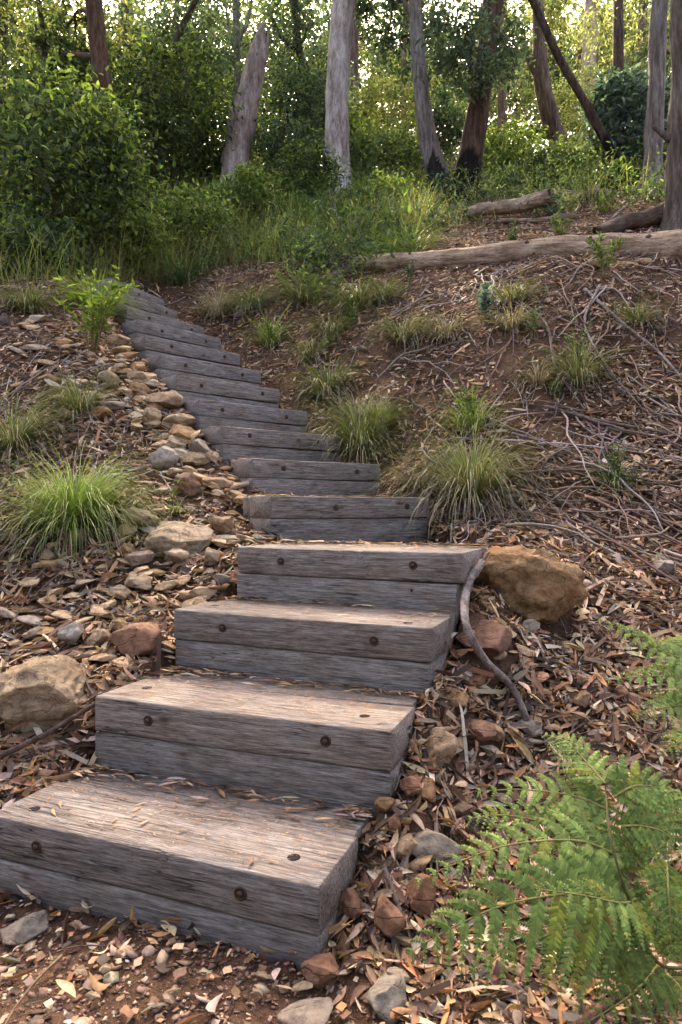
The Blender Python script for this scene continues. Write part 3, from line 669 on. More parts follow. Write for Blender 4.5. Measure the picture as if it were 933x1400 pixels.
# whole leaves lying about on the treads
for i in range(4):
    xl, yl, xr, yr, z = ST[i]; L = math.hypot(xr-xl, yr-yl); e = np.array([(xr-xl)/L, (yr-yl)/L]); nn_ = np.array([-e[1], e[0]])
    n = 26; u = .02+R.random(n)*(L-.04); v = .02+R.random(n)*.36
    P = np.stack([xl+e[0]*u+nn_[0]*v, yl+e[1]*u+nn_[1]*v, np.full(n, z+.007)], -1); a = R.random(n)*PI*2
    Ls = R.uniform(.018, .055, n)
    v_, f_, c_ = scatter(*LT[1], P, frames(np.stack([np.cos(a), np.sin(a), np.zeros(n)], -1), np.tile([0, 0, 1.], (n, 1))+R.normal(size=(n, 3))*.12), np.stack([Ls, Ls*.2, Ls*.2], -1), pal([(.30, .14, .07), (.42, .26, .15), (.18, .10, .06)], n, None, .2)); mb.add(v_, f_, c_)
# crumbs of bark on the treads
for i in range(4):
    xl, yl, xr, yr, z = ST[i]; L = math.hypot(xr-xl, yr-yl); e = np.array([(xr-xl)/L, (yr-yl)/L]); nn_ = np.array([-e[1], e[0]])
    n = 1300; u = R.random(n)*L*.97+.01; v = .02+R.random(n)**.7*.38
    P = np.stack([xl+e[0]*u+nn_[0]*v, yl+e[1]*u+nn_[1]*v, np.full(n, z+.004)], -1)
    a = R.normal(size=n)*.6+math.atan2(e[1], e[0]); ax = np.stack([np.cos(a), np.sin(a), R.normal(size=n)*.05], -1)
    Ls = R.uniform(.004, .013, n)+.018*(R.random(n) < .12)
    v_, f_, c_ = scatter(*LT[3], P, frames(ax, np.tile([0, 0, 1.], (n, 1))), np.stack([Ls, np.minimum(Ls*.3, .003), Ls*.2], -1), pal([(.30, .14, .07), (.42, .26, .15), (.14, .08, .05)], n, None, .2))
    mb.add(v_, f_, c_)
tag(mb.build('leaf_litter', LITTER), 'dry curled gum leaves carpeting the slope on both sides of the steps', None, None, 'stuff')

# ------------------------------------------------------------------ twig litter, fine sticks and bare roots combed down the bank
def ground_path(x, y, ang, L, n, wob, lift=.012, sag=0.):
    q = [(x, y)]; a = ang
    for _ in range(n-1):
        a += R.normal()*wob; s = L/(n-1)
        q.append((q[-1][0]+math.cos(a)*s, q[-1][1]+math.sin(a)*s))
    q = np.array(q); return np.c_[q, ground(q[:, 0], q[:, 1])+lift]
mb = MB()
def twigs(n, area, Lr, rr, wob, cols, angf, lift=(.008, .03)):
    k = 0; bad = 0
    while k < n and bad < 50000:
        x, y = area()
        if on_stairs(np.array(x), np.array(y), .03) or not view_ok(x, y): bad += 1; continue
        L = R.uniform(*Lr)*(1 if y > 4 else .7); m = 4+int(L*12)
        P = ground_path(x, y, angf(x, y), L, m, wob, R.uniform(*lift))
        if on_stairs(P[:, 0], P[:, 1], .01).any(): bad += 1; continue
        P[:, 2] += np.sin(np.linspace(0, PI, m))*R.uniform(0, .035)
        r = R.uniform(*rr); V, Fs = tube(P, r*np.linspace(1, .45, m), 5, 0, 0, True)
        mb.add(V, Fs, pal(cols, 1)[0]); k += 1
TC = [(.26, .21, .18), (.34, .29, .26), (.17, .12, .10), (.09, .06, .05), (.24, .155, .11), (.13, .09, .075)]
twigs(900, lambda: (R.uniform(-4, 4.5), 1.4+R.random()**.8*8), (.10, .45), (.0018, .0045), .12, TC, lambda x, y: R.random()*PI*2)
def bank():
    p = W(R.uniform(500, 960), R.uniform(380, 720), 5.5)
    return R.uniform(.5, 3.6), R.uniform(3.9, 8.0)
twigs(360, bank, (.25, .8), (.003, .010), .2, TC, lambda x, y: -PI/2+R.normal()*.75, (.01, .05))
twigs(260, lambda: (R.uniform(-3.5, -1.0), R.uniform(3.4, 6.2)), (.25, .8), (.003, .006), .09, TC, lambda x, y: -PI/2+R.normal()*.7, (.01, .03))
twigs(95, lambda: (R.uniform(.9, 3.6), R.uniform(3.6, 5.3)), (.5, 1.3), (.003, .011), .11, TC, lambda x, y: -.55+R.normal()*.3, (.01, .05))
tag(mb.build('twig_litter', TWIG, smooth=True), 'thin grey twigs and bare roots tangled over the bank', None, None, 'stuff')

# gravel chips, mostly on the trodden path
mb = MB()
def chips(x, y, smin, smax, cols, w=None):
    n = len(x)
    for q in range(4):
        s = R.integers(0, 4, n) == q; m = int(s.sum())
        V, Fs = I1; V = V*(1+.5*np.random.default_rng(q+5).normal(size=(len(V), 1)).clip(-1, 1))
        r = smin+(smax-smin)*R.random(m)**3.2
        M = frames(rdir(m, .25), rdir(m)*.35+np.array([0, 0, 1.]))
        S = np.stack([r, r*R.uniform(.5, .9, m), r*R.uniform(.12, .38, m)], -1)
        P = np.stack([x[s], y[s], ground(x[s], y[s])+r*.08+.001], -1)
        v, f, c = scatter(V, Fs, P, M, S, pal(cols, m, w, .25)); mb.add(v, f, c)
x, y = sample_area(60000, 1.1, 2.6, 1.1); ey = (x+1.016)*.36+(y-2.023)*.933
s = (ey < -.005) & (x < .35); s &= ~on_stairs(x, y, 0); chips(x[s], y[s], .0008, .0085, [(.26, .165, .115), (.18, .105, .075), (.38, .29, .23), (.11, .065, .05), (.48, .42, .38), (.30, .16, .10)], [6, 6, 1.4, 5, .25, 2])
x, y = sample_area(9000, 1.2, 8, 1.3); s = ~on_stairs(x, y, .02); chips(x[s], y[s], .004, .022, [(.34, .22, .14), (.22, .13, .09), (.46, .36, .26), (.12, .08, .06)])
# rubble chips packed between the stones along the left of the steps
for (xl, yl, xr, yr, z) in ST[3:13]:
    n = 330; x = xl-.06-np.abs(R.normal(size=n))*.34; y = yl+R.normal(size=n)*.28; s = ~on_stairs(x, y, .02)
    chips(x[s], y[s], .006, .055, [(.46, .32, .19), (.36, .22, .12), (.5, .42, .32), (.2, .12, .08), (.42, .26, .12)])
n = 900; x = R.uniform(.1, 1.6, n); y = R.uniform(1.4, 3.2, n); s = ~on_stairs(x, y, .03); chips(x[s], y[s], .006, .04, [(.34, .22, .15), (.22, .13, .09), (.44, .34, .26), (.15, .09, .07)])
tag(mb.build('gravel', CHIP), 'small broken stone chips on the path and between the rubble', None, None, 'stuff')

# ------------------------------------------------------------------ sticks and logs
GBARK = m_bark('grey_dead_wood', [(.09, .07, .06), (.22, .18, .16), (.36, .31, .28), (.5, .45, .41)], (6, 1, 6), 5, .7, .5)
LOGW = m_bark('log_wood', [(.10, .065, .045), (.27, .20, .15), (.42, .34, .27), (.58, .51, .43)], (1.0, 7, 7), 4, .9, .6)
def stick(pts, r0, r1, label, name='stick', mat=None, lift=.02, rough=.12, sides=10, cat='stick', tint=(1, 1, 1), n=40, forks=()):
    """pts: pixels in the photograph, laid on the hillside"""
    Q = []
    for p in pts:
        b = hit(p[0], p[1]); Q.append(W(p[0], p[1], b[1]-lift*1.6-(p[2] if len(p) > 2 else 0)))
    P = spline(Q, n); s = np.linspace(0, 1, n)
    o0 = P[0].copy()
    V, Fs = tube(P-o0, (r0+(r1-r0)*s)*(1+.08*np.sin(s*31+r0*999)), sides, rough, float(r0*500))
    mb = MB(); mb.add(V, Fs, tint)
    for (t, dx, dy, dz, L, r) in forks:
        b = P[int(t*(n-1))]-o0; q = np.array([b, b+np.array([dx, dy, dz])*.5*L, b+np.array([dx*1.1, dy, dz*.8])*L])
        V, Fs = tube(spline(q, 10), np.linspace(r, r*.4, 10), 7, rough, t*9); mb.add(V, Fs, tint)
    o = mb.build(name, mat or GBARK, None, None, True); o.location = tuple(o0)
    return tag(o, label, cat)
stick([(660, 768, .30), (640, 800, .24), (637, 850, .12), (662, 900, .08), (700, 940, .04), (722, 985, .01)], .017, .012, 'curved grey branch lying between the steps and the ochre boulder', 'branch', lift=.02, cat='branch', forks=((.02, .3, .1, .5, .10, .009),))
stick([(0, 1034), (60, 1005), (110, 975), (150, 950)], .010, .007, 'straight dark stick leaning across the layered tan boulder', lift=.05, tint=(.45, .38, .36))
stick([(775, 755), (830, 800), (880, 830), (945, 868)], .010, .013, 'long grey stick pointing right from the ochre boulder', lift=.02, tint=(.7, .6, .55))
stick([(690, 640), (750, 672), (800, 706), (835, 735)], .016, .008, 'long pale stick sloping down below the right bank tussock', lift=.03, tint=(.85, .8, .78))
stick([(525, 1185), (540, 1225), (552, 1262)], .008, .006, 'short grey stick on end beside the oval brown stone', lift=.02, tint=(.6, .55, .55))
stick([(780, 1415), (830, 1375), (880, 1345)], .012, .009, 'brown stick under the fern at the bottom edge', lift=.05, tint=(.6, .42, .34))
stick([(700, 592), (770, 612), (850, 640), (940, 645)], .010, .006, 'thin grey stick crossing the right bank below the bare soil', lift=.03)
stick([(745, 555), (820, 575), (900, 590), (945, 605)], .012, .010, 'grey root running right from the soil patch', lift=.04, tint=(.8, .75, .7))
stick([(95, 745), (110, 720), (150, 690), (128, 800)][:3], .008, .005, 'thin pale stick under the bright tussock', lift=.03)
stick([(700, 405), (745, 440), (760, 500), (800, 560)], .014, .006, 'thick bare root hanging down the middle of the bank', 'root', lift=.05, cat='root')
stick([(800, 395), (850, 440), (900, 480), (935, 520)], .016, .007, 'thick bare root hanging at the right of the bank', 'root', lift=.05, cat='root')
stick([(820, 390), (800, 440), (830, 500), (880, 560)], .012, .005, 'thin bare root hanging below the log sprouts', 'root', lift=.05, cat='root')
stick([(590, 385), (560, 420), (500, 460), (470, 520)], .010, .005, 'bare root running down left towards the dry grass', 'root', lift=.04, cat='root')
def log(A, B, rA, rB, label, sag=0., seed=1., ends='', tint=(1, 1, 1), mat=None, n=70):
    A = np.array(A); B = np.array(B); Lg = np.linalg.norm(B-A)
    root = empty('fallen_log', A, label, 'log')
    s = np.linspace(0, 1, n)[:, None]
    P = (B-A)*s; P[:, 2] += sag*np.sin(s[:, 0]*PI)+.02*np.sin(s[:, 0]*9+seed); P[:, 1] += .03*np.sin(s[:, 0]*7+seed)
    # local frame: x along the log, so the grain follows it
    V, Fs = tube(P, (rA+(rB-rA)*s[:, 0]), 22, .10, seed)
    d = (B-A)/Lg; q = Vector((1, 0, 0)).rotation_difference(Vector(d)); Mi = np.array(q.to_matrix()).T
    V = V@Mi.T
    V[:22, 0] += .05*R.normal(size=22); V[-24:-2, 0] += .06*R.normal(size=22)
    o = mk('log_stem', V, Fs, mat or LOGW, root, np.array(tint, float), smooth=True); o.rotation_mode = 'QUATERNION'; o.rotation_quaternion = q
    return root, P+A
a = hit(497, 368); b = hit(945, 352)
A = W(492, 362, a[1]-.12); B = W(962, 334, b[1]-.16)
root, LP = log(A, B, .095, .17, 'long weathered fallen log across the top of the bank', seed=2., tint=(1.3, 1.22, 1.12))
for tq, sc in ((.18, .02), (.55, .03), (.72, .028), (.86, .035)):       # knots
    p = LP[int(tq*69)]-A; V, Fs = tube([p+[0, -.02, .05], p+[.02, -.13-.05*tq, .07]], [sc, sc*.6], 8, .2, tq*5)
    mk('branch_stub', V, Fs, LOGW, root, np.array([.6, .5, .42]), smooth=True)
a = hit(640, 300); b = hit(752, 292); log(W(636, 291, a[1]-.25), W(752, 272, b[1]-.45), .08, .11, 'grey fallen log above the long one, with a dark cut end', seed=5., tint=(1.25, 1.2, 1.15))
a = hit(770, 285); b = hit(900, 268); log(W(754, 270, b[1]-.1), W(850, 266, b[1]), .11, .07, 'mossy grey log behind the cut one', seed=8., tint=(.8, .85, .72))
a = hit(800, 322); b = hit(925, 300); log(W(815, 318, a[1]), W(925, 285, b[1]-.1), .08, .13, 'dark rough slab of bark propped above the long log', seed=11., tint=(.33, .30, .29))
a = hit(690, 312); log(W(680, 303, a[1]), W(800, 297, a[1]+.3), .03, .045, 'thin dead pole lying between the logs', seed=13., tint=(.9, .85, .8))
a = hit(330, 435); b = hit(400, 405); log(W(322, 436, a[1]), W(398, 402, b[1]), .07, .09, 'dark half buried log beside the top steps', seed=15., tint=(.42, .40, .42))
a = hit(455, 385); b = hit(505, 362); log(W(450, 384, a[1]), W(505, 360, b[1]), .07, .10, 'dark short log at the left end of the long one', seed=17., tint=(.35, .33, .34))
stick([(640, 352), (600, 358), (560, 366)], .012, .009, 'pale stick lying under the long log', lift=.02)
stick([(285, 385), (320, 378), (350, 366)], .014, .008, 'pale stick above the topmost steps', lift=.04)
stick([(655, 322), (720, 312), (800, 322)], .020, .012, 'grey broken branch lying just behind the long log', 'branch', lift=.05, cat='branch', tint=(1.1, 1.05, 1.), forks=((.5, .25, .1, .5, .35, .010),))
stick([(835, 300), (880, 262), (915, 250)], .018, .010, 'pale branch leaning up towards the right edge trunk', 'branch', lift=.12, cat='branch', tint=(1.2, 1.15, 1.1))
stick([(720, 262), (790, 250), (870, 246)], .022, .014, 'thin grey log lying behind the mossy one', 'branch', lift=.08, cat='branch')
for px, py, hh, tl, lab in ((780, 225, 26, -.15, 'charred black stump left of the pair under the leaning pole'), (799, 222, 34, .3, 'charred black stump leaning right under the leaning pole')):
    b = hit(px, py+4, 3); d = b[1]; hgt = hh/F*d
    V, Fs = tube([[0, 0, -.1], [tl*hgt*.5, 0, hgt*.5], [tl*hgt, .02, hgt]], [.09, .07, .035], 10, .25, px)
    o = mk('stump', V, Fs, TWIG, None, np.array([.02, .018, .017]), smooth=True); o.location = tuple(b); tag(o, lab, 'stump')

# ------------------------------------------------------------------ grass
def blades(mb, P, az, el, L, droop, w, C0, C1, seg=5):
    """arching blades: start P, heading az, start elevation el, length L, bend droop"""
    n = len(P); p = P.copy(); e = el.copy(); rows = []; side = np.stack([-np.sin(az), np.cos(az), np.zeros(n)], -1)
    for k in range(seg+1):
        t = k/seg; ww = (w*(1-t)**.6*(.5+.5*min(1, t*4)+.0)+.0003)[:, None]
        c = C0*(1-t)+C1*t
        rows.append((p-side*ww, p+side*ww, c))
        st = (L/seg)[:, None]; d = np.stack([np.cos(az)*np.cos(e), np.sin(az)*np.cos(e), np.sin(e)], -1)
        p = p+d*st; e = e-droop*(.5+t)/seg; az = az+R.normal(size=n)*.04
    V = np.stack([np.stack([a, b], 1) for a, b, c in rows], 1).reshape(n, -1, 3)
    C = np.stack([np.stack([c, c], 1) for a, b, c in rows], 1).reshape(n, -1, 3)
    m = (seg+1)*2; f = np.array([[2*i, 2*i+1, 2*i+3, 2*i+2] for i in range(seg)])
    Fq = (f[None]+(np.arange(n)*m)[:, None, None]).reshape(-1, 4)
    mb.add(V.reshape(-1, 3), Fq, C.reshape(-1, 3))
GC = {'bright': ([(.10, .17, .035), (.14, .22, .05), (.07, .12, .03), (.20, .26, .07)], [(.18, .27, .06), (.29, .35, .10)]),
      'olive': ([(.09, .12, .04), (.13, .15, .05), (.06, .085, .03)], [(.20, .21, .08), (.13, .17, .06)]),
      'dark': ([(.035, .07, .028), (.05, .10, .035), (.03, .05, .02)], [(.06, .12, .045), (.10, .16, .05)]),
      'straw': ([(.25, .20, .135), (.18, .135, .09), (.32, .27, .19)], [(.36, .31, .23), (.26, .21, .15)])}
def tussock(px, py, w, h, label, kind='olive', n=520, dry=.35, group=None, d=None):
    b = hit(px, py+h*.42) if d is None else at((px-CX)/F*d, d)
    s = b[1]/F; Lh = h*s; Lw = w*s/2
    root = empty('grass_tussock', b, label, 'grass tussock', group)
    for nme, nn, kd in (('green_blades', int(n*(1-dry)), kind), ('dry_blades', int(n*dry), 'straw')):
        if nn < 5: continue
        mb = MB(); rr = np.sqrt(R.random(nn))*Lw*.28; aa = R.random(nn)*2*PI
        x = np.cos(aa)*rr; y = np.sin(aa)*rr*.8
        P = np.stack([x, y, ground(b[0]+x, b[1]+y)-b[2]-.01], -1)
        az = aa+R.normal(size=nn)*.5+.5*math.sin(px)*np.sin(aa+px); out = rr/(Lw*.28)
        if nme == 'green_blades':
            el = np.clip(1.42-out*R.uniform(.3, 1.25, nn), .2, 1.5); L = np.hypot(Lh, Lw*.6)*R.uniform(.5, 1.15, nn); dr = R.uniform(1.0, 3.0, nn)
        else:
            el = R.uniform(.1, 1.2, nn); L = np.hypot(Lh, Lw)*R.uniform(.35, .95, nn); dr = R.uniform(1.6, 3.2, nn)
        c0, c1 = GC[kd]
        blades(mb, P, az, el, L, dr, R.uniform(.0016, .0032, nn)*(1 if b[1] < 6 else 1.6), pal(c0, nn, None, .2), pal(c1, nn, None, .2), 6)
        mb.build(nme, BLADE, root)
    return root
TU = [(100, 664, 178, 142, 'big bright green grass tussock left of the fifth step', 'bright', 1500, .14), (18, 565, 95, 120, 'dull green tussock with dry skirt at the left edge', 'olive', 600, .45),
      (492, 572, 100, 96, 'round olive tussock beside the right end of the seventh step', 'olive', 900, .3), (642, 628, 135, 130, 'large yellow green tussock with pale skirt on the lower right bank', 'olive', 1500, .55),
      (572, 648, 70, 56, 'small pale tussock left of the large yellow green one', 'straw', 350, .4), (645, 560, 90, 60, 'bright sprouting grass just above the large tussock', 'bright', 260, .1),
      (448, 512, 90, 60, 'dry straw grass clump hanging over the bank near the eighth step', 'olive', 500, .5), (520, 555, 60, 60, 'dry grass clump behind the round olive tussock', 'olive', 300, .5),
      (250, 368, 80, 44, 'dark green tussock just above the topmost steps', 'dark', 420, .1), (300, 408, 50, 52, 'brown drooping dead tussock right of the top steps', 'straw', 420, .5),
      (488, 402, 62, 54, 'green tussock below the left end of the long log', 'olive', 420, .2), (552, 440, 66, 60, 'pale dead grass clump on the upper bank', 'olive', 380, .6),
      (610, 440, 60, 50, 'short dead grass under the leafy seedling on the bank', 'straw', 240, .6), (790, 490, 80, 76, 'green tussock with dry blades on the middle of the bank', 'olive', 420, .35), (735, 505, 50, 46, 'dry grass hanging beside the bare soil patch', 'straw', 220, .6),
      (108, 528, 90, 80, 'spreading olive tussock left of the tenth step', 'olive', 420, .3), (130, 395, 90, 70, 'bright long bladed tussock behind the sapling', 'bright', 500, .1), (35, 400, 90, 60, 'green tussock at the left edge of the crest', 'olive', 420, .3),
      (370, 450, 50, 50, 'small green clump right of the eleventh step', 'bright', 200, .15), (430, 470, 60, 40, 'thin dry clump on the bank above the straw grass', 'olive', 200, .5),
      (240, 690, 26, 36, 'tiny green grass sprout in the rubble', 'bright', 60, .0), (700, 430, 50, 50, 'dry tuft under the log on the upper bank', 'straw', 240, .5), (840, 645, 90, 50, 'low dark green clump on the lower right bank', 'dark', 220, .2),
      (345, 405, 60, 48, 'green tussock right of the topmost steps above the half buried log', 'olive', 360, .3), (415, 395, 60, 50, 'olive tussock on the crest left of the long log', 'olive', 360, .3), (455, 440, 56, 44, 'small olive tussock between the green seedlings on the bank', 'olive', 280, .35),
      (525, 395, 56, 44, 'olive tussock hanging just under the left part of the long log', 'olive', 300, .4), (700, 395, 60, 44, 'dry green tussock right under the middle of the long log', 'olive', 300, .5), (870, 420, 60, 50, 'thin olive tussock under the right part of the long log', 'olive', 260, .5),
      (560, 330, 80, 60, 'tall green tussock behind the left end of the log', 'bright', 380, .25), (400, 290, 70, 90, 'feathery dark green tussock before the pale trunk', 'dark', 700, .1), (460, 290, 60, 90, 'feathery green tussock below the pale trunk', 'dark', 500, .1)]
for (px, py, w, h, lab, kd, n, dry) in TU:
    k = 1.22 if px > 240 else 1.
    tussock(px, py-(k-1)*h*.4, w*k, h*k, lab, kd, int(n*1.2), dry)
# tall grass growing thick on the upper slope: nobody could count it
mb = MB()
n = 66000; y = 7.2+R.random(n)**.9*9; x = (R.random(n)*2-1)*(y*.52+1.5)
den = fbm(np.stack([x*.8, y*.8, x*0+7], -1), 3)
left = (x < -.2+(.1*y-.5)) ; lim = np.where(x < -2.6, 7.0, np.where(x < 0.2, 9.0, 9.3+.15*x))
px_ = CX+x/y*F
s = (y > lim) & ((px_ < 590) | (R.random(n) < .16)) & (R.random(n) < np.clip(.55+den, .1, 1)) & ~on_stairs(x, y, .25)
s &= ~((x > -2.6) & (x < -1.2) & (y < 9.0))
x, y, den = x[s], y[s], den[s]; n = len(x)
P = np.stack([x, y, ground(x, y)-.01], -1); az = R.random(n)*2*PI; L = R.uniform(.2, .75, n)*(1+.3*den)
k = R.random(n); c0 = np.where((k < .62)[:, None], pal([(.15, .21, .05), (.22, .29, .07), (.09, .13, .04), (.28, .32, .10)], n), pal([(.32, .25, .13), (.24, .17, .09)], n))
c1 = np.where((k < .62)[:, None], pal([(.32, .40, .10), (.44, .50, .17)], n), pal([(.46, .38, .22), (.36, .28, .16)], n))
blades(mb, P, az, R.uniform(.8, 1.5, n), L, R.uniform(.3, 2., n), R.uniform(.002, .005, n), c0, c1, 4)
tag(mb.build('grass', BLADE), 'tall mixed green and straw grass covering the upper slope', None, None, 'stuff')

# ------------------------------------------------------------------ leafy plants
def leaf_pts(fold=.25, n=4):
    t = np.linspace(0, 1, n); w = np.array([.04, .5, .42, .03]) if n == 4 else np.sin(PI*t)*.5
    V = []
    for s in (-1, 0, 1): V.append(np.stack([t, s*w, abs(s)*w*fold-.18*t*t], -1))
    V = np.stack(V, 1).reshape(-1, 3)
    return V, np.array([[i*3+j, (i+1)*3+j, (i+1)*3+j+1, i*3+j+1] for i in range(n-1) for j in range(2)])
LEAF4 = leaf_pts()
LEAF2 = (np.array([[0, 0, 0], [.45, -.5, .1], [1, 0, -.12], [.45, .5, .1]]), np.array([[0, 1, 2, 3]]))
def leaves(mb, P, L, asp, cols, wts=None, zdir=-.1, tpl=LEAF2, jit=.22, spread=None, colf=None):
    n = len(P); ax = rdir(n, .8) if spread is None else spread
    ax = ax+np.array([0, 0, zdir]); nr = rdir(n)*.7+np.array([0, 0, .8])
    Ls = L*R.uniform(.6, 1.25, n)
    C = pal(cols, n, wts, jit)
    if colf is not None: C = C*colf[:, None]
    v, f, c = scatter(tpl[0], tpl[1], P, frames(ax, nr), np.stack([Ls, Ls*asp, Ls], -1), C); mb.add(v, f, c)
def blob(n, c, r, cl=26, tight=.22, shell=.35):
    """leaf positions gathered in clumps inside an ellipsoid"""
    k = max(3, n//cl); u = rdir(k)*(R.random(k)**shell)[:, None]
    cc = np.asarray(c)+u*np.asarray(r); j = R.integers(0, k, n)
    sz = (R.random(k)*.8+.5)[j][:, None]
    return cc[j]+R.normal(size=(n, 3))*np.mean(r)*tight*sz*np.array([1, 1, .7]), cc
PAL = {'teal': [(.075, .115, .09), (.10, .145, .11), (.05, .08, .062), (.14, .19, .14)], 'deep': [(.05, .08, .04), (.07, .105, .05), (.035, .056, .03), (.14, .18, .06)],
       'bright': [(.11, .165, .055), (.15, .21, .065), (.065, .105, .04), (.24, .29, .10)], 'yellow': [(.22, .25, .10), (.30, .32, .14), (.14, .17, .08), (.38, .38, .18)],  # yellow: yellowish seedlings, and sunlight put into the far leaf colour
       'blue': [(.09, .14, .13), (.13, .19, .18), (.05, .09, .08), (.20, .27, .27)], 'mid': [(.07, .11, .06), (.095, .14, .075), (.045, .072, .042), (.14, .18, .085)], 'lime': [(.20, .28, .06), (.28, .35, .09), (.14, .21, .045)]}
def shrub(px, py, w, h, label, colour='mid', n=3000, L=.06, asp=.38, d=None, name='shrub', stems=22, zdir=.1, tpl=LEAF2, cat='shrub', group=None, up=0, clump=26, tight=.2, mat=None):
    b = hit(px, py+h*.48) if d is None else at((px-CX)/F*d, d)
    if b is None: b = at((px-CX)/F*13, 13)
    s = b[1]/F; hw = w*s/2; ctr = np.array([(px-CX)*s, b[1], HC+(H0-py)*s]); hh = h*s/2
    b = at(ctr[0], b[1])
    root = empty(name, b, label, cat, group)
    mb = MB(); P, cc = blob(n, ctr-b, (hw, hw*.8, hh), clump, tight)
    P = P[P[:, 2] > ground(P[:, 0]+b[0], P[:, 1]+b[1])-b[2]-.02]
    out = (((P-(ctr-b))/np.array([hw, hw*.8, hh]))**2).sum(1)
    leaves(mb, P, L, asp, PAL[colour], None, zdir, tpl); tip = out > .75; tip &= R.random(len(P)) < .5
    if tip.sum() > 5: leaves(mb, P[tip]+R.normal(size=(tip.sum(), 3))*.04, L*.85, asp, PAL['lime' if colour != 'blue' else 'blue'], None, .5, tpl)  # lime outer leaves carry the backlit rim in their colour
    mb.build('leaves', mat or LEAF, root)
    mb = MB(); idx = R.permutation(len(cc))[:stems]
    for q in idx:
        e = cc[q]; m = np.array([e[0]*.35+R.normal()*.04, e[1]*.35, e[2]*.55])
        st = np.array([R.normal()*.04*hw, R.normal()*.04*hw, -.03]); pts = spline([st, m, e], 9)
        V, Fs = tube(pts, np.linspace(max(.005, .012*hh), .003, 9), 5); mb.add(V, Fs, (.10, .07, .05))
    mb.build('stems', TWIG, root)
    return root
def sprout(px, py, h, label, colour='bright', stems=6, nl=16, L=.045, asp=.3, spread=.4, name='seedling', cat='plant', d=None, group=None, tilt=0.):
    """a few upright stems with leaves set along them; py is the base"""
    b = hit(px, py) if d is None else at((px-CX)/F*d, d)
    s = b[1]/F; hh = h*s; root = empty(name, b, label, cat, group); ms = MB(); ml = MB()
    for k in range(stems):
        a = R.random()*2*PI; o = hh*spread*R.uniform(.2, 1.); top = np.array([math.cos(a)*o+tilt*hh, math.sin(a)*o, hh*R.uniform(.6, 1.)])
        pts = spline([[R.normal()*.01, R.normal()*.01, -.01], top*np.array([.35, .35, .55]), top], 12)
        V, Fs = tube(pts, np.linspace(.003+.004*hh, .0012, 12), 5); ms.add(V, Fs, (.16, .13, .06))
        n = nl; t = R.uniform(.25, 1., n)**.8; P = pts[np.minimum((t*11).astype(int), 11)]
        dr = rdir(n, .5)+np.array([0, 0, .5]); Cn = np.arange(n)
        leaves(ml, P, L, asp, PAL[colour], None, .2, LEAF4, .2, dr)
    ms.build('stems', TWIG, root); ml.build('leaves', LEAF, root)
    return root
sprout(128, 486, 125, 'yellow green leafy sapling standing left of the top steps', 'lime', 15, 26, .075, .36, .60, 'sapling', 'sapling')
for a in [(664, 446, 62, 'blue green seedling high on the right bank', 'blue', 7, 14, .07, .42), (826, 384, 70, 'bright seedling sprouting in front of the long log', 'bright', 8, 16, .07, .25), (772, 345, 66, 'leggy seedling behind the long log', 'bright', 7, 18, .06, .3),
          (432, 432, 70, 'green seedling with upright stems right of the top steps', 'bright', 8, 18, .07, .3), (372, 476, 50, 'young green seedling near the eleventh step', 'bright', 6, 12, .05, .35), (790, 508, 66, 'thin seedling rising from the bank tussock', 'mid', 6, 14, .055, .2),
          (640, 590, 70, 'willowy seedling rising from the large yellow green tussock', 'bright', 8, 20, .055, .16), (728, 470, 50, 'small seedling above the bare soil patch', 'bright', 5, 12, .05, .3), (845, 668, 66, 'sparse twiggy green plant on the lower right bank', 'mid', 9, 14, .045, .22),
          (760, 548, 22, 'low round leaved plant beside the soil patch', 'bright', 5, 8, .06, .6), (235, 695, 40, 'tiny seedling in the stones near the fifth step', 'bright', 3, 8, .035, .25), (712, 950-100, 20, 'tiny green sprout at the foot of the ochre boulder', 'blue', 3, 5, .04, .3),
          (395, 415, 60, 'leafy green seedling beside the dark half buried log', 'bright', 7, 16, .06, .3), (455, 425, 56, 'mid green seedling below the dark short log', 'mid', 7, 16, .06, .3), (345, 370, 50, 'green seedling at the edge of the tall grass above the top steps', 'bright', 7, 16, .07, .3),
          (415, 375, 60, 'bushy seedling spilling over the bank left of the long log', 'mid', 9, 18, .07, .32), (480, 455, 40, 'small green seedling among the dry grass on the upper bank', 'bright', 5, 12, .05, .3), (560, 395, 40, 'short seedling under the left half of the long log', 'mid', 6, 12, .05, .3),
          (250, 360, 40, 'broad leaved seedling above the topmost step', 'teal', 6, 10, .09, .3), (590, 330, 60, 'leafy seedling behind the log near the curved trunk', 'mid', 8, 16, .07, .3), (530, 300, 70, 'yellowish seedling in the tall grass', 'yellow', 8, 16, .09, .2),
          (680, 300, 80, 'green seedling between the logs', 'mid', 8, 16, .08, .3), (470, 350, 60, 'green seedling in grass left of the log', 'mid', 7, 14, .07, .3), (700, 350, 40, 'low seedling behind the middle of the long log', 'mid', 7, 14, .06, .3), (780, 300, 40, 'yellow leaved seedling by the mossy log', 'yellow', 6, 12, .07, .3)]:
    sprout(a[0], a[1], a[2], a[3], a[4], a[5], a[6], a[7], a[8])
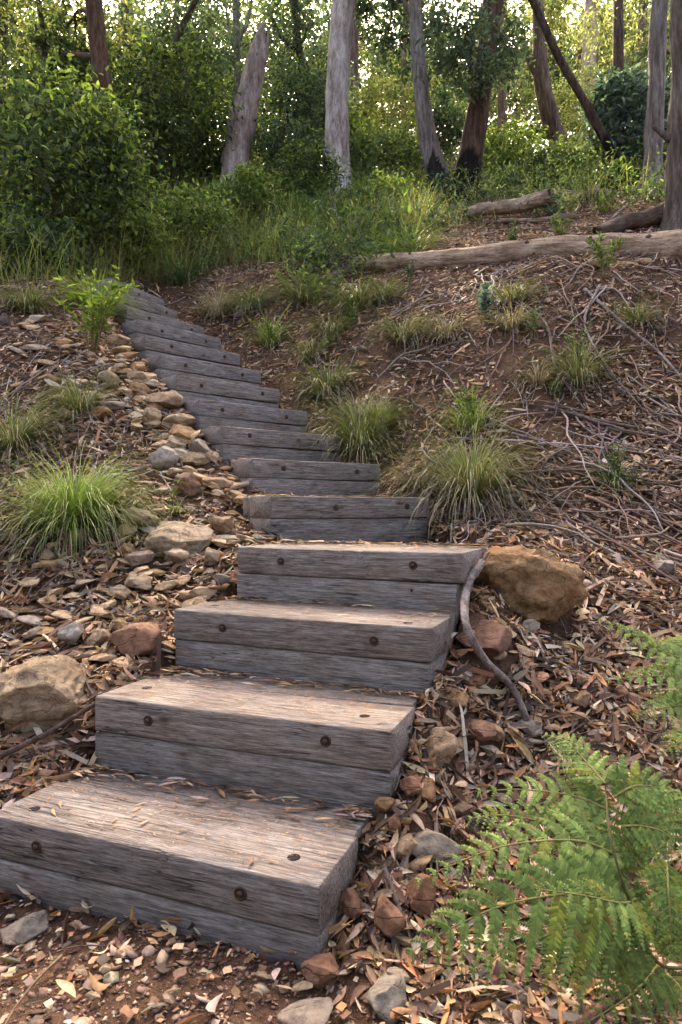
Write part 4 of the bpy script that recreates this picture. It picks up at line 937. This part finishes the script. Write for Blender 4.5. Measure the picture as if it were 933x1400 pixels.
SH = [(60, 235, 260, 250, 'large dark leafed shrub filling the left edge above the grass', 'deep', 6500, .10, 8.6, LEAF4), (130, 215, 120, 130, 'bright tipped shrub right of the large dark one', 'mid', 3600, .095, 9.2, LEAF4),
      (30, 345, 180, 90, 'low leafy bush under the large dark shrub', 'mid', 3600, .085, 8.0, LEAF4), (150, 315, 160, 90, 'bright green bush in the left grass', 'bright', 3000, .085, 9.0, LEAF4),
      (250, 305, 130, 80, 'sunlit green bush above the topmost step', 'bright', 2600, .08, 9.9, LEAF4), (225, 165, 190, 190, 'dense dark shrub between the brown trunk and the snag', 'deep', 7000, .12, 13, LEAF2),
      (335, 270, 90, 70, 'bright bush in front of the broken snag', 'bright', 2200, .09, 11, LEAF4), (415, 158, 120, 130, 'rounded blue green shrub left of the pale trunk', 'teal', 5200, .10, 15, LEAF2),
      (418, 245, 90, 90, 'dark fine leafed bush before the pale trunk', 'deep', 3600, .07, 12, LEAF2), (390, 205, 110, 70, 'soft teal bush behind the feathery tussock', 'teal', 3000, .09, 13.5, LEAF2),
      (530, 160, 110, 110, 'glowing yellow shrub between the pale and curved trunks', 'yellow', 4200, .11, 18, LEAF2), (520, 225, 130, 90, 'green shrub behind the tall grass in the centre', 'mid', 3600, .10, 14, LEAF2),
      (510, 280, 120, 60, 'low bright bush in the centre grass', 'bright', 2200, .08, 11.5, LEAF4), (700, 220, 110, 90, 'bright shrub right of the burnt trunk', 'bright', 3600, .10, 14, LEAF2), (610, 170, 70, 90, 'shaded shrub between the two forked trunks', 'teal', 2600, .10, 16, LEAF2),
      (690, 265, 80, 50, 'low green bush at the foot of the burnt trunk', 'mid', 1800, .08, 12.2, LEAF4), (858, 165, 110, 120, 'silvery blue shrub near the right hand trunks', 'blue', 3400, .13, 12.5, LEAF4), (810, 150, 110, 110, 'sunlit shrub beyond the leaning pole', 'yellow', 3600, .11, 20, LEAF2),
      (770, 230, 100, 60, 'mid green bush by the charred stumps', 'mid', 2200, .09, 13, LEAF2), (905, 235, 80, 70, 'olive bush at the right edge above the logs', 'deep', 2200, .09, 12, LEAF4), (850, 245, 70, 40, 'low green bush above the mossy log', 'mid', 1400, .08, 11.5, LEAF4),
      (480, 190, 60, 70, 'yellow green bush right of the pale trunk', 'bright', 2000, .10, 15, LEAF2), (310, 215, 70, 60, 'teal bush at the foot of the snag', 'teal', 2000, .09, 14, LEAF2), (25, 155, 110, 120, 'olive shrub behind the large dark one', 'mid', 3600, .11, 12, LEAF2)]
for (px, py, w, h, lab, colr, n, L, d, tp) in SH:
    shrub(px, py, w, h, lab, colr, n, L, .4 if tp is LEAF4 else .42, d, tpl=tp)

mb = MB()
k = 0
while k < 1750:
    y = R.uniform(8.2, 15.5); x = R.uniform(-1, 1)*(y*.52+1); px = CX+x/y*F
    if on_stairs(np.array(x), np.array(y), .4) or (y < 9.4 and -3.2 < x < -.6) or (px > 560 and R.random() < .55) or (px > 560 and y < 9.6): continue
    b = at(x, y); h = R.uniform(.15, .75); n = int(R.integers(16, 60)); c = PAL[['bright', 'mid', 'mid', 'bright', 'teal'][int(R.integers(0, 5))]]
    P = b+np.c_[R.normal(size=n)*h*.32, R.normal(size=n)*h*.32, R.random(n)*h]; sp = rdir(n, .5)+np.array([0, 0, .5])
    leaves(mb, P, R.uniform(.05, .10), R.uniform(.2, .42), c, None, .2, LEAF4, .2, sp); k += 1
tag(mb.build('undergrowth', LEAF), 'leafy green ground cover growing through the tall grass', None, None, 'stuff')

# ------------------------------------------------------------------ trees
B_DARK = m_bark('dark_bark', [(.03, .022, .018), (.08, .055, .042), (.14, .10, .075), (.22, .16, .12)], (7, 7, 1.0), 3, 1., .6)
B_BRN = m_bark('brown_bark', [(.06, .04, .03), (.15, .10, .075), (.25, .18, .14), (.36, .28, .22)], (6, 6, .9), 3, .9, .55)
B_PALE = m_bark('pale_bark', [(.20, .17, .155), (.42, .38, .355), (.60, .56, .53), (.72, .68, .65)], (3.5, 3.5, .9), 2.2, .5, .5)
B_GREY = m_bark('grey_bark', [(.09, .08, .072), (.20, .18, .165), (.32, .29, .27), (.44, .41, .38)], (7, 7, .8), 3, .8, .5)
def tree(pts, d, label, bark, crown, colour='teal', name='gum_tree', L=.13, limbs=6, top=7., rough=.10, cc=True, nleaf=1.0, char=0, tint=(1, 1, 1), zlean=0., mat=None, cat='tree', extra=(), base=None, snag=False):
    """pts: (px,py,width px) up the trunk; crown: (px,py,rx,ry px,count) blobs at depth d (+offset)"""
    s = d/F; Q = [W(p[0], p[1], d) for p in pts]; rad = [p[2]*s/2 for p in pts]
    b = at(Q[0][0], d)
    if Q[0][2] > b[2]+.15:
        b2 = at(Q[0][0]-(Q[1][0]-Q[0][0])*.3, d); Q.insert(0, b2); rad.insert(0, rad[0]*1.15); b = b2
    Q.insert(0, b-np.array([0, 0, .4])); rad.insert(0, rad[0]*1.35)
    if not snag:
        e = Q[-1]-Q[-2]; e /= np.linalg.norm(e); e = e*.6+np.array([0, 0, .4])
        for k in range(1, 4): Q.append(Q[-1]+e*top/3+np.array([R.normal()*.12, R.normal()*.12, 0])); rad.append(rad[-1]*(.78))
    n = 90; P = spline(Q, n); tt = np.linspace(0, len(rad)-1, n); r = np.interp(tt, np.arange(len(rad)), rad)
    hgt = P[:, 2]-b[2]; r = r*(1+.45*np.exp(-np.clip(hgt, 0, None)/.22))
    if snag: r[-1] = .01
    root = empty(name, b, label, cat)
    V, Fs = tube(P-b, r, 22, rough, d*3.3)
    z = V[:, 2]; q = fbm(np.stack([V[:, 0]*5, V[:, 1]*5, z*1.2], -1), 3)
    V = V+(V-np.r_[np.repeat(P-b, 22, 0), (P-b)[:1], (P-b)[-1:]])*(np.abs(vnoise(np.stack([V[:, 0]*9+40, V[:, 1]*9, z*1.5], -1)))*.10)[:, None]
    c = np.ones((len(V), 3))*np.array(tint)
    if char: c = c*np.where((z+q*.35 < char)[:, None], .10, 1.)
    mk('trunk', V, Fs, bark, root, c, smooth=True)
    ml = MB(); ends = []
    for (px, py, rx, ry, cnt, dd) in crown:
        D = d+dd; ctr = W(px, py, D)-b; sr = D/F
        Pl, ccs = blob(int(cnt*nleaf), ctr, (rx*sr, (rx+ry)*.5*sr, ry*sr), 30, .17)
        leaves(ml, Pl, L, .34, PAL[colour], None, -.35); ends.append((ctr, ccs))
    if ml.n: ml.build('crown', mat or LEAFD, root)
    for (ctr, ccs) in ends:
        k = int(np.argmin(np.abs((P[:, 2]-b[2])-(ctr[2]-.8)))); k = min(max(k, 12), n-3); st = P[k]-b
        mbr = MB(); mid = (st+ctr)/2+np.array([0, 0, .25])
        pts3 = spline([st, mid, ctr], 14); rb = max(r[k]*.38, .018)
        V, Fs = tube(pts3, np.linspace(rb, rb*.4, 14), 7, .1, k); mbr.add(V, Fs, (.75, .7, .68))
        for e in ccs[R.permutation(len(ccs))[:7]]:
            m2 = (ctr+e)/2+R.normal(size=3)*.08; V, Fs = tube(spline([pts3[8+int(R.integers(0, 5))], m2, e], 8), np.linspace(rb*.4, .005, 8), 5); mbr.add(V, Fs, (.7, .65, .62))
        mbr.build('limb', bark, root, smooth=True)
    if snag:
        for q in range(5):
            k = int(n*R.uniform(.62, .9)); a = R.random()*2*PI; o = np.array([math.cos(a), math.sin(a), 0])*r[k]*.75
            Q3 = np.array([P[k]-b+o-[0, 0, .1], P[k]-b+o*1.1+[.05, 0, .25], P[k]-b+o*.9+[.12, 0, R.uniform(.45, .8)]])
            V, Fs = tube(spline(Q3, 10), np.linspace(r[k]*.42, .006, 10), 7, .25, q*3.3)
            mk('splinter', V, Fs, bark, root, np.array(tint, float)*R.uniform(.7, 1.1), smooth=True)
    for (p0, p1, p2, ra) in extra:
        V, Fs = tube(spline([W(*p0, d)-b, W(*p1, d)-b, W(*p2, d)-b], 14), np.linspace(ra*s, ra*s*.4, 14), 9, .12, ra)
        mk('limb', V, Fs, bark, root, np.array(tint, float), smooth=True)
    return root
# crown blobs: px, py, rx, ry, count, depth offset
tree([(146, 170, 26), (137, 90, 23), (128, 0, 21)], 11.5, 'straight dark brown trunk rising behind the left shrubs', B_BRN, [(90, 40, 110, 60, 1800, 1.5), (150, -120, 200, 90, 3500, 1), (40, 110, 70, 50, 900, 2)], 'yellow', top=6, tint=(.6, .5, .42), mat=LEAF)
tree([(322, 225, 36), (335, 150, 33), (350, 85, 26), (359, 32, 7)], 13, 'broken grey snag with a splintered pointed top, leaning right', B_PALE, [], top=0, snag=True, tint=(.72, .66, .64), rough=.16, name='dead_tree', cat='dead tree')
tree([(461, 240, 36), (461, 150, 31), (464, 70, 29), (470, 0, 30)], 13.2, 'pale smooth barked trunk standing in the middle', B_PALE, [(470, -160, 200, 100, 3500, 0), (380, -60, 90, 50, 1200, 1.5)], 'teal', top=6)
tree([(604, 262, 30), (588, 200, 25), (576, 120, 20), (568, 0, 18)], 12.6, 'grey trunk bowing left, one of the forked pair', B_GREY, [(560, 55, 70, 50, 1500, 1.2), (600, -110, 170, 90, 3000, 0), (535, 10, 50, 40, 800, .8)], 'teal', top=5, char=.35)
tree([(636, 258, 34), (648, 190, 31), (660, 110, 27), (674, 0, 26)], 12.4, 'dark burnt trunk leaning right, the other of the forked pair', B_BRN, [(640, 70, 62, 55, 1700, -.6), (700, -100, 170, 80, 3000, 0), (690, 60, 40, 60, 900, 1)], 'teal', top=5, char=.55, tint=(.62, .55, .52))
tree([(768, 205, 22), (752, 160, 23), (740, 100, 20), (735, 0, 14)], 15, 'brown trunk with a side fork behind the leaning pole', B_BRN, [(760, 20, 70, 40, 1300, 2), (740, -120, 170, 80, 2600, 0)], 'yellow', top=4, extra=[((738, 105), (726, 85), (713, 50), 7)], mat=LEAF)
tree([(838, 212, 13), (800, 140, 11), (760, 70, 10), (728, 0, 9)], 12, 'thin dark pole leaning steeply left across the trunks', B_DARK, [], top=1.2, name='leaning_pole', cat='dead tree', char=.6)
tree([(845, 150, 15), (846, 80, 14), (845, 0, 13)], 18, 'thin dark trunk right of the leaning pole', B_DARK, [(850, 20, 60, 45, 900, 2), (850, -90, 120, 60, 2000, 0)], 'yellow', top=5, mat=LEAF)
tree([(893, 225, 25), (898, 120, 22), (903, 0, 22)], 11.2, 'grey fibrous trunk near the right edge', B_GREY, [(890, -150, 160, 80, 2600, 0), (905, 70, 40, 50, 500, 2.)], 'mid', top=5)
tree([(928, 310, 34), (930, 200, 30), (932, 100, 26), (930, 0, 24)], 8.8, 'shaggy dark trunk with a broken stub at the right edge', B_GREY, [(960, -180, 180, 80, 2600, 0), (1230, -160, 270, 150, 1500, -1.6)], 'mid', top=6, tint=(.6, .55, .5), extra=[((928, 195), (910, 185), (893, 172), 7)])  # last crown blob is out of frame, added to keep sun off the treads
tree([(483, 120, 14), (484, 60, 13), (484, 0, 13)], 20, 'thin brown trunk just right of the pale one', B_BRN, [(500, 60, 60, 40, 1000, 1), (500, -90, 130, 50, 2000, 0)], 'yellow', top=5, mat=LEAF)
tree([(322, 160, 9), (325, 90, 9), (323, 0, 10)], 17, 'slender forked grey trunk behind the snag', B_GREY, [(380, 60, 70, 60, 1800, 1), (300, 90, 60, 50, 1300, .5), (340, -80, 140, 60, 2600, 0)], 'mid', top=4, extra=[((323, 70), (314, 45), (308, 0), 3.5), ((324, 60), (338, 30), (346, -10), 4)])
tree([(176, 150, 16), (176, 80, 15), (174, 0, 15)], 17, 'dark trunk inside the left hand foliage', B_DARK, [(215, 60, 80, 70, 3000, -.5), (170, 130, 80, 60, 2200, 0), (260, 120, 60, 60, 1800, -1), (200, -70, 150, 60, 2500, 0)], 'teal', top=4)
tree([(805, 170, 22), (806, 90, 20), (808, 30, 18), (812, -60, 14)], 24, 'far pale trunk lit by the sun', B_PALE, [(790, 70, 50, 50, 1200, 1), (830, 40, 60, 60, 1200, 2)], 'yellow', top=4, tint=(1., .85, .75), mat=LEAF, L=.17)
tree([(0, 130, 20), (0, 60, 18), (3, 0, 16)], 14, 'dark trunk at the left edge of the frame', B_DARK, [(20, 30, 60, 40, 900, 1), (-40, -90, 150, 60, 1800, 0), (-110, -150, 260, 170, 4600, -3), (-60, -420, 260, 150, 900, -4)], 'mid', top=5)  # last two crown blobs, mostly out of frame, added to block the sun
tree([(686, 170, 11), (688, 80, 10), (689, 0, 9)], 21, 'thin far trunk right of the burnt one', B_BRN, [(640, 110, 60, 50, 1300, 1), (700, 130, 50, 40, 900, 2)], 'yellow', top=4, mat=LEAF, L=.16)
tree([(425, 160, 10), (410, 80, 9), (402, 0, 10)], 16, 'thin dark branching tree above the rounded shrub', B_DARK, [(410, 60, 60, 60, 2400, 0), (440, 120, 50, 50, 1400, .5), (400, -60, 100, 50, 1800, 0)], 'teal', top=3, extra=[((408, 70), (385, 50), (370, 20), 4)])
tree([(272, 230, 8), (270, 150, 8), (240, 70, 8), (268, 0, 7)], 14.5, 'crooked thin dark tree in the dense dark shrub', B_DARK, [(270, 50, 60, 60, 2200, .5), (210, 190, 60, 50, 1400, 0)], 'teal', top=3)
tree([(60, 230, 10), (63, 130, 9), (60, 60, 7), (52, 0, 6)], 12.5, 'spindly dark tree over the left shrubs', B_DARK, [(60, 110, 70, 50, 1600, .3), (110, 70, 50, 40, 1000, .6)], 'mid', top=3)
tree([(872, 160, 12), (875, 80, 11), (880, 0, 11)], 23, 'far brown trunk beyond the grey fibrous one', B_BRN, [(900, 60, 50, 60, 1400, 1), (860, 110, 50, 50, 1200, 1), (930, 120, 40, 50, 900, 1)], 'yellow', top=4, mat=LEAF, L=.16)
tree([(552, 170, 8), (553, 80, 8), (555, 0, 7)], 22, 'far thin trunk between the pale and bowed ones', B_BRN, [(540, 100, 50, 50, 1300, 1), (580, 60, 50, 50, 1200, 2)], 'mid', top=4, L=.16)
# far wood that reads as one mass, beyond the ridge
mb = MB()
for px in range(-260, 1220, 46):
    for k in range(12):
        D = R.uniform(26, 38); py = R.uniform(80, 250) if k < 8 else R.uniform(-20, 120)
        P, _ = blob(640, W(px+R.uniform(-25, 25), py, D), (1.5, 1.5, 1.1), 30, .2)
        leaves(mb, P, .24, .4, PAL[['yellow', 'mid', 'teal', 'bright', 'teal'][int(R.integers(0, 5))]], None, -.3)
tag(mb.build('distant_woods', LEAF), 'far sunlit gum foliage beyond the ridge', None, None, 'stuff')

# unseen woods added beside and behind the path to hold back low skylight
mb = MB()
for k in range(60):
    a = R.uniform(PI*.38, PI+.15); D = R.uniform(9, 15); c = np.array([math.cos(a)*D*1.1, 1.5-math.sin(a)*D, R.uniform(.8, 5.)])
    P, _ = blob(420, c, (1.7, 1.7, 1.4), 30, .2); leaves(mb, P, .34, .42, PAL['mid'], None, -.3)
tag(mb.build('sky_blocking_woods', LEAFD), 'unseen gum foliage added behind the path to block low skylight', None, None, 'stuff')

# ------------------------------------------------------------------ bracken fern
def frond(root, pts, Lmax, nr, npair=17, droop=.35, w0=.0, colr=None, one=1.0, label=None):
    """pts: (px,py,depth) from the base of the blade to its tip; nr: direction the blade faces"""
    P = spline([W(*p) for p in pts], 60); o0 = P[0].copy(); P = P-o0
    n = len(P); Tn = np.gradient(P, axis=0); Tn /= np.linalg.norm(Tn, axis=1)[:, None]
    nr = np.array(nr, float); nr /= np.linalg.norm(nr)
    cols = colr or [(.13, .195, .05), (.165, .24, .06), (.095, .15, .038)]
    plen = np.linalg.norm(np.diff(P, axis=0), axis=1).sum(); gap = plen*.93/npair; mb = MB(); ms = MB()
    V, Fs = tube(P, np.linspace(.0032, .0008, n), 6); ms.add(V, Fs, (.20, .19, .06))
    lt = (np.array([[0, -.30, 0], [.45, -.5, .03], [1, 0, -.06], [.45, .5, .03], [0, .30, 0], [.22, -.34, .02], [.22, .34, .02], [.72, -.30, 0], [.72, .30, 0]]),)
    TV = np.array([[0, -.42, 0], [.22, -.5, .02], [.42, -.36, .02], [.5, -.46, .02], [.75, -.22, 0], [1, 0, -.06], [.75, .22, 0], [.5, .46, .02], [.42, .36, .02], [.22, .5, .02], [0, .42, 0], [.5, 0, .06], [0, 0, .03]])
    TFq = np.array([[0, 1, 11, 12], [1, 2, 3, 11], [3, 4, 5, 11], [11, 5, 6, 7], [11, 7, 8, 9], [12, 11, 9, 10]])
    for k in range(npair):
        t = .04+.93*(k/(npair-1))**.93
        i = min(int(t*(n-1)), n-2); base = P[i]; tn = Tn[i]
        sd = np.cross(nr, tn); sd /= np.linalg.norm(sd)
        prof = (1-t)**.85*min(1, .72+t*2.2)
        for s in (-1, 1):
            L = Lmax*prof*R.uniform(.92, 1.06)+.008
            m = 14; u = np.linspace(0, 1, m)[:, None]
            d0 = sd*s*.86+tn*.5
            Q = base+d0*L*u+tn*(L*.10*u*u)-np.array([0, 0, 1])*(droop*L*u*u)+nr*(.05*L*np.sin(u*PI))
            V, Fs = tube(Q, np.linspace(.0013, .0004, m), 4, cap=False); ms.add(V, Fs, (.16, .20, .06))
            Tq = np.gradient(Q, axis=0); Tq /= np.linalg.norm(Tq, axis=1)[:, None]
            pc = np.array([1, 1, 1.])*R.uniform(.72, 1.2)*(np.array([1.35, 1.05, .7]) if R.random() < .10 else 1)
            npn = max(5, int(L/.0060)); a = (np.arange(npn)+.6)/npn
            j = a*(m-1); j0 = np.minimum(j.astype(int), m-2); fr = (j-j0)[:, None]
            B = Q[j0]*(1-fr)+Q[j0+1]*fr; tt = Tq[j0]
            for s2 in (-1, 1):
                side = np.cross(nr[None], tt)*s2; side /= np.linalg.norm(side, axis=1)[:, None]
                ax = side*.9+tt*.42-np.array([0, 0, .12])+R.normal(size=(npn, 3))*.04
                pl = (min(L*.18, gap*.80)*(1-a)**.6*np.minimum(1, .8+a*2)+.002)*R.uniform(.9, 1.1, npn)
                wd = np.minimum(.0082, pl*.5+.0018)*R.uniform(.85, 1.05, npn)
                C = pal(cols, npn, None, .12)*(1+.35*t)*pc; br = (R.random(npn) < .012+.05*(a > .9)); C[br] = (.22, .13, .05)
                v, f, c = scatter(TV, TFq, B, frames(ax, np.tile(nr, (npn, 1))+R.normal(size=(npn, 3))*.12), np.stack([pl, wd, pl*.8], -1), C); mb.add(v, f, c)
    fo = mb.build('frond', FERN, root); fo.location = tuple(o0-np.array(root.location))
    st = ms.build('rachis', TWIG, fo)
    if label: fo['label'] = label
    return fo
def stipe(root, pts, r0, r1, col=(.10, .085, .035)):
    P = spline([W(*p) for p in pts], 26)-np.array(root.location); V, Fs = tube(P, np.linspace(r0, r1, 26), 7, .08, r0*900)
    return mk('stipe', V, Fs, TWIG, root, np.array(col), smooth=True)
fb = at(.86, 1.62)
f1 = empty('bracken_fern', fb, 'large green bracken fern spreading over the bottom right corner', 'fern')
b0 = (CX+fb[0]/fb[1]*F, H0-(fb[2]-HC)/fb[1]*F, fb[1])
CAMUP = (0.0, -.62, .80)
stipe(f1, [b0, (905, 1320, 1.52), (868, 1250, 1.42), (836, 1150, 1.45), (828, 1070, 1.58)], .0045, .002)
stipe(f1, [b0, (950, 1300, 1.5), (905, 1220, 1.45), (915, 1185, 1.45)], .005, .003)
frond(f1, [(866, 1240, 1.42), (800, 1222, 1.38), (700, 1235, 1.33), (620, 1268, 1.32), (556, 1306, 1.34)], .17, (0, -.80, .60), 14, .45, label='lowest frond reaching left, pinnae hanging down')
frond(f1, [(850, 1172, 1.5), (790, 1150, 1.47), (700, 1155, 1.45), (630, 1178, 1.45), (566, 1208, 1.46)], .12, (.0, -.50, .86), 13, .25)
frond(f1, [(836, 1110, 1.55), (790, 1090, 1.57), (720, 1080, 1.6), (650, 1082, 1.62)], .12, (0, -.55, .83), 10, .25)
frond(f1, [(828, 1072, 1.56), (800, 1040, 1.62), (775, 1015, 1.66), (745, 1004, 1.7)], .09, (0, -.5, .86), 10, .2)
frond(f1, [(870, 1230, 1.45), (850, 1235, 1.38), (800, 1225, 1.30), (730, 1215, 1.27)], .10, (.1, -.6, .8), 10, .3)
frond(f1, [(912, 1182, 1.45), (914, 1215, 1.40), (917, 1260, 1.37), (918, 1312, 1.36)], .09, (.0, -.9, .4), 11, .2)
frond(f1, [(860, 1210, 1.50), (820, 1195, 1.50), (770, 1200, 1.5), (720, 1225, 1.5)], .09, (0, -.6, .8), 9, .3)
frond(f1, [(905, 1225, 1.5), (940, 1230, 1.45), (975, 1260, 1.42)], .11, (0, -.8, .6), 9, .3)
frond(f1, [(840, 1090, 1.55), (870, 1075, 1.55), (905, 1080, 1.55), (940, 1110, 1.55)], .11, (0, -.7, .7), 9, .3)
frond(f1, [(850, 1130, 1.52), (880, 1130, 1.5), (910, 1140, 1.48), (945, 1175, 1.45)], .10, (0, -.8, .6), 9, .35)
frond(f1, [(900, 1320, 1.52), (880, 1345, 1.45), (850, 1370, 1.4), (800, 1400, 1.36)], .10, (0, -.6, .8), 9, .2, colr=[(.08, .12, .03), (.10, .15, .04)])
frond(f1, [(910, 1330, 1.55), (930, 1350, 1.5), (950, 1390, 1.45)], .10, (0, -.6, .8), 9, .2, colr=[(.08, .12, .03), (.10, .15, .04)])
frond(f1, [(868, 1250, 1.45), (850, 1290, 1.42), (835, 1330, 1.4), (825, 1370, 1.4)], .09, (0, -.75, .6), 10, .2, colr=[(.09, .13, .035), (.11, .16, .04)])
frond(f1, [(862, 1225, 1.5), (800, 1260, 1.46), (720, 1290, 1.44), (640, 1330, 1.44)], .12, (0, -.6, .8), 12, .3, colr=[(.06, .12, .04), (.08, .15, .05)])
frond(f1, [(845, 1150, 1.56), (770, 1130, 1.58), (690, 1115, 1.6), (640, 1120, 1.62)], .11, (0, -.55, .83), 12, .25)
frond(f1, [(905, 1300, 1.5), (925, 1280, 1.45), (950, 1260, 1.42)], .10, (0, -.7, .7), 8, .2)
frond(f1, [(880, 1190, 1.5), (860, 1160, 1.52), (850, 1120, 1.55), (865, 1060, 1.6)], .10, (0, -.6, .8), 11, .25)
frond(f1, [(890, 1260, 1.5), (870, 1240, 1.46), (850, 1260, 1.42), (840, 1300, 1.4)], .09, (0, -.7, .7), 9, .3)
frond(f1, [(900, 1150, 1.55), (915, 1120, 1.56), (935, 1100, 1.58), (960, 1100, 1.6)], .12, (0, -.6, .8), 10, .25)
fb = at(1.28, 2.1)
f2 = empty('bracken_fern', fb, 'smaller bracken fern at the right edge above the large one', 'fern')
b0 = (CX+fb[0]/fb[1]*F, H0-(fb[2]-HC)/fb[1]*F, fb[1])
stipe(f2, [b0, (985, 960, 2.05), (960, 900, 2.05)], .006, .003)
frond(f2, [(965, 905, 2.05), (915, 895, 2.03), (870, 870, 2.02), (818, 847, 2.02)], .12, (0, -.55, .83), 12, .25)
frond(f2, [(970, 930, 2.0), (930, 925, 1.98), (880, 925, 1.95), (828, 930, 1.93)], .11, (0, -.55, .83), 11, .25)
frond(f2, [(975, 975, 2.0), (940, 965, 1.95), (905, 968, 1.9), (868, 980, 1.88)], .11, (0, -.6, .8), 10, .3)
frond(f2, [(960, 900, 2.05), (945, 880, 2.1), (925, 872, 2.15), (890, 880, 2.2)], .10, (0, -.5, .86), 9, .2)
frond(f2, [(985, 1030, 1.9), (955, 1010, 1.85), (930, 1015, 1.82), (905, 1030, 1.8)], .10, (0, -.6, .8), 9, .3)

# ------------------------------------------------------------------ light, air, camera
AZ, EL = math.radians(-8), math.radians(44)          # sun behind the ridge, a little to the left
wd = bpy.data.worlds.new('World'); SC.world = wd; wd.use_nodes = True
nt = wd.node_tree; nt.nodes.clear()
sky = nt.nodes.new('ShaderNodeTexSky'); sky.sky_type = 'NISHITA'; sky.sun_disc = False
sky.sun_elevation = EL; sky.sun_rotation = AZ; sky.dust_density = 6.5; sky.air_density = .6; sky.ozone_density = .3
bg = nt.nodes.new('ShaderNodeBackground'); bg.inputs[1].default_value = .15
ou = nt.nodes.new('ShaderNodeOutputWorld'); nt.links.new(sky.outputs[0], bg.inputs[0]); nt.links.new(bg.outputs[0], ou.inputs[0])
sl_ = bpy.data.lights.new('sun', 'SUN'); sl_.energy = 2.0; sl_.angle = math.radians(.6); sl_.color = (1, .90, .74)
so = bpy.data.objects.new('sun', sl_); COL.objects.link(so)
dv = Vector((math.sin(AZ)*math.cos(EL), math.cos(AZ)*math.cos(EL), math.sin(EL)))
so.rotation_euler = dv.to_track_quat('Z', 'Y').to_euler(); so.location = (3, 10, 20)
cam = bpy.data.cameras.new('camera'); cam.sensor_fit = 'HORIZONTAL'; cam.sensor_width = 24; cam.lens = F*24/933
cam.shift_y = -(700-H0)/933; cam.clip_end = 500; cam.clip_start = .05
co = bpy.data.objects.new('camera', cam); COL.objects.link(co); co.location = (0, 0, HC); co.rotation_euler = (PI/2, 0, 0)
cam.dof.use_dof = True; cam.dof.focus_distance = 3.2; cam.dof.aperture_fstop = 9
SC.camera = co
vs = SC.view_settings; vs.view_transform = 'Standard'; vs.look = 'None'; vs.gamma = 1; vs.use_curve_mapping = False; vs.exposure = 2.78
vs.use_white_balance = True; vs.white_balance_temperature = 7600; vs.white_balance_tint = 13
cy = SC.cycles; cy.use_denoising = True; cy.max_bounces = 8; cy.diffuse_bounces = 3; cy.transmission_bounces = 4; cy.glossy_bounces = 2
cy.use_adaptive_sampling = True; cy.adaptive_threshold = .02; cy.sample_clamp_indirect = 4; cy.sample_clamp_direct = 9
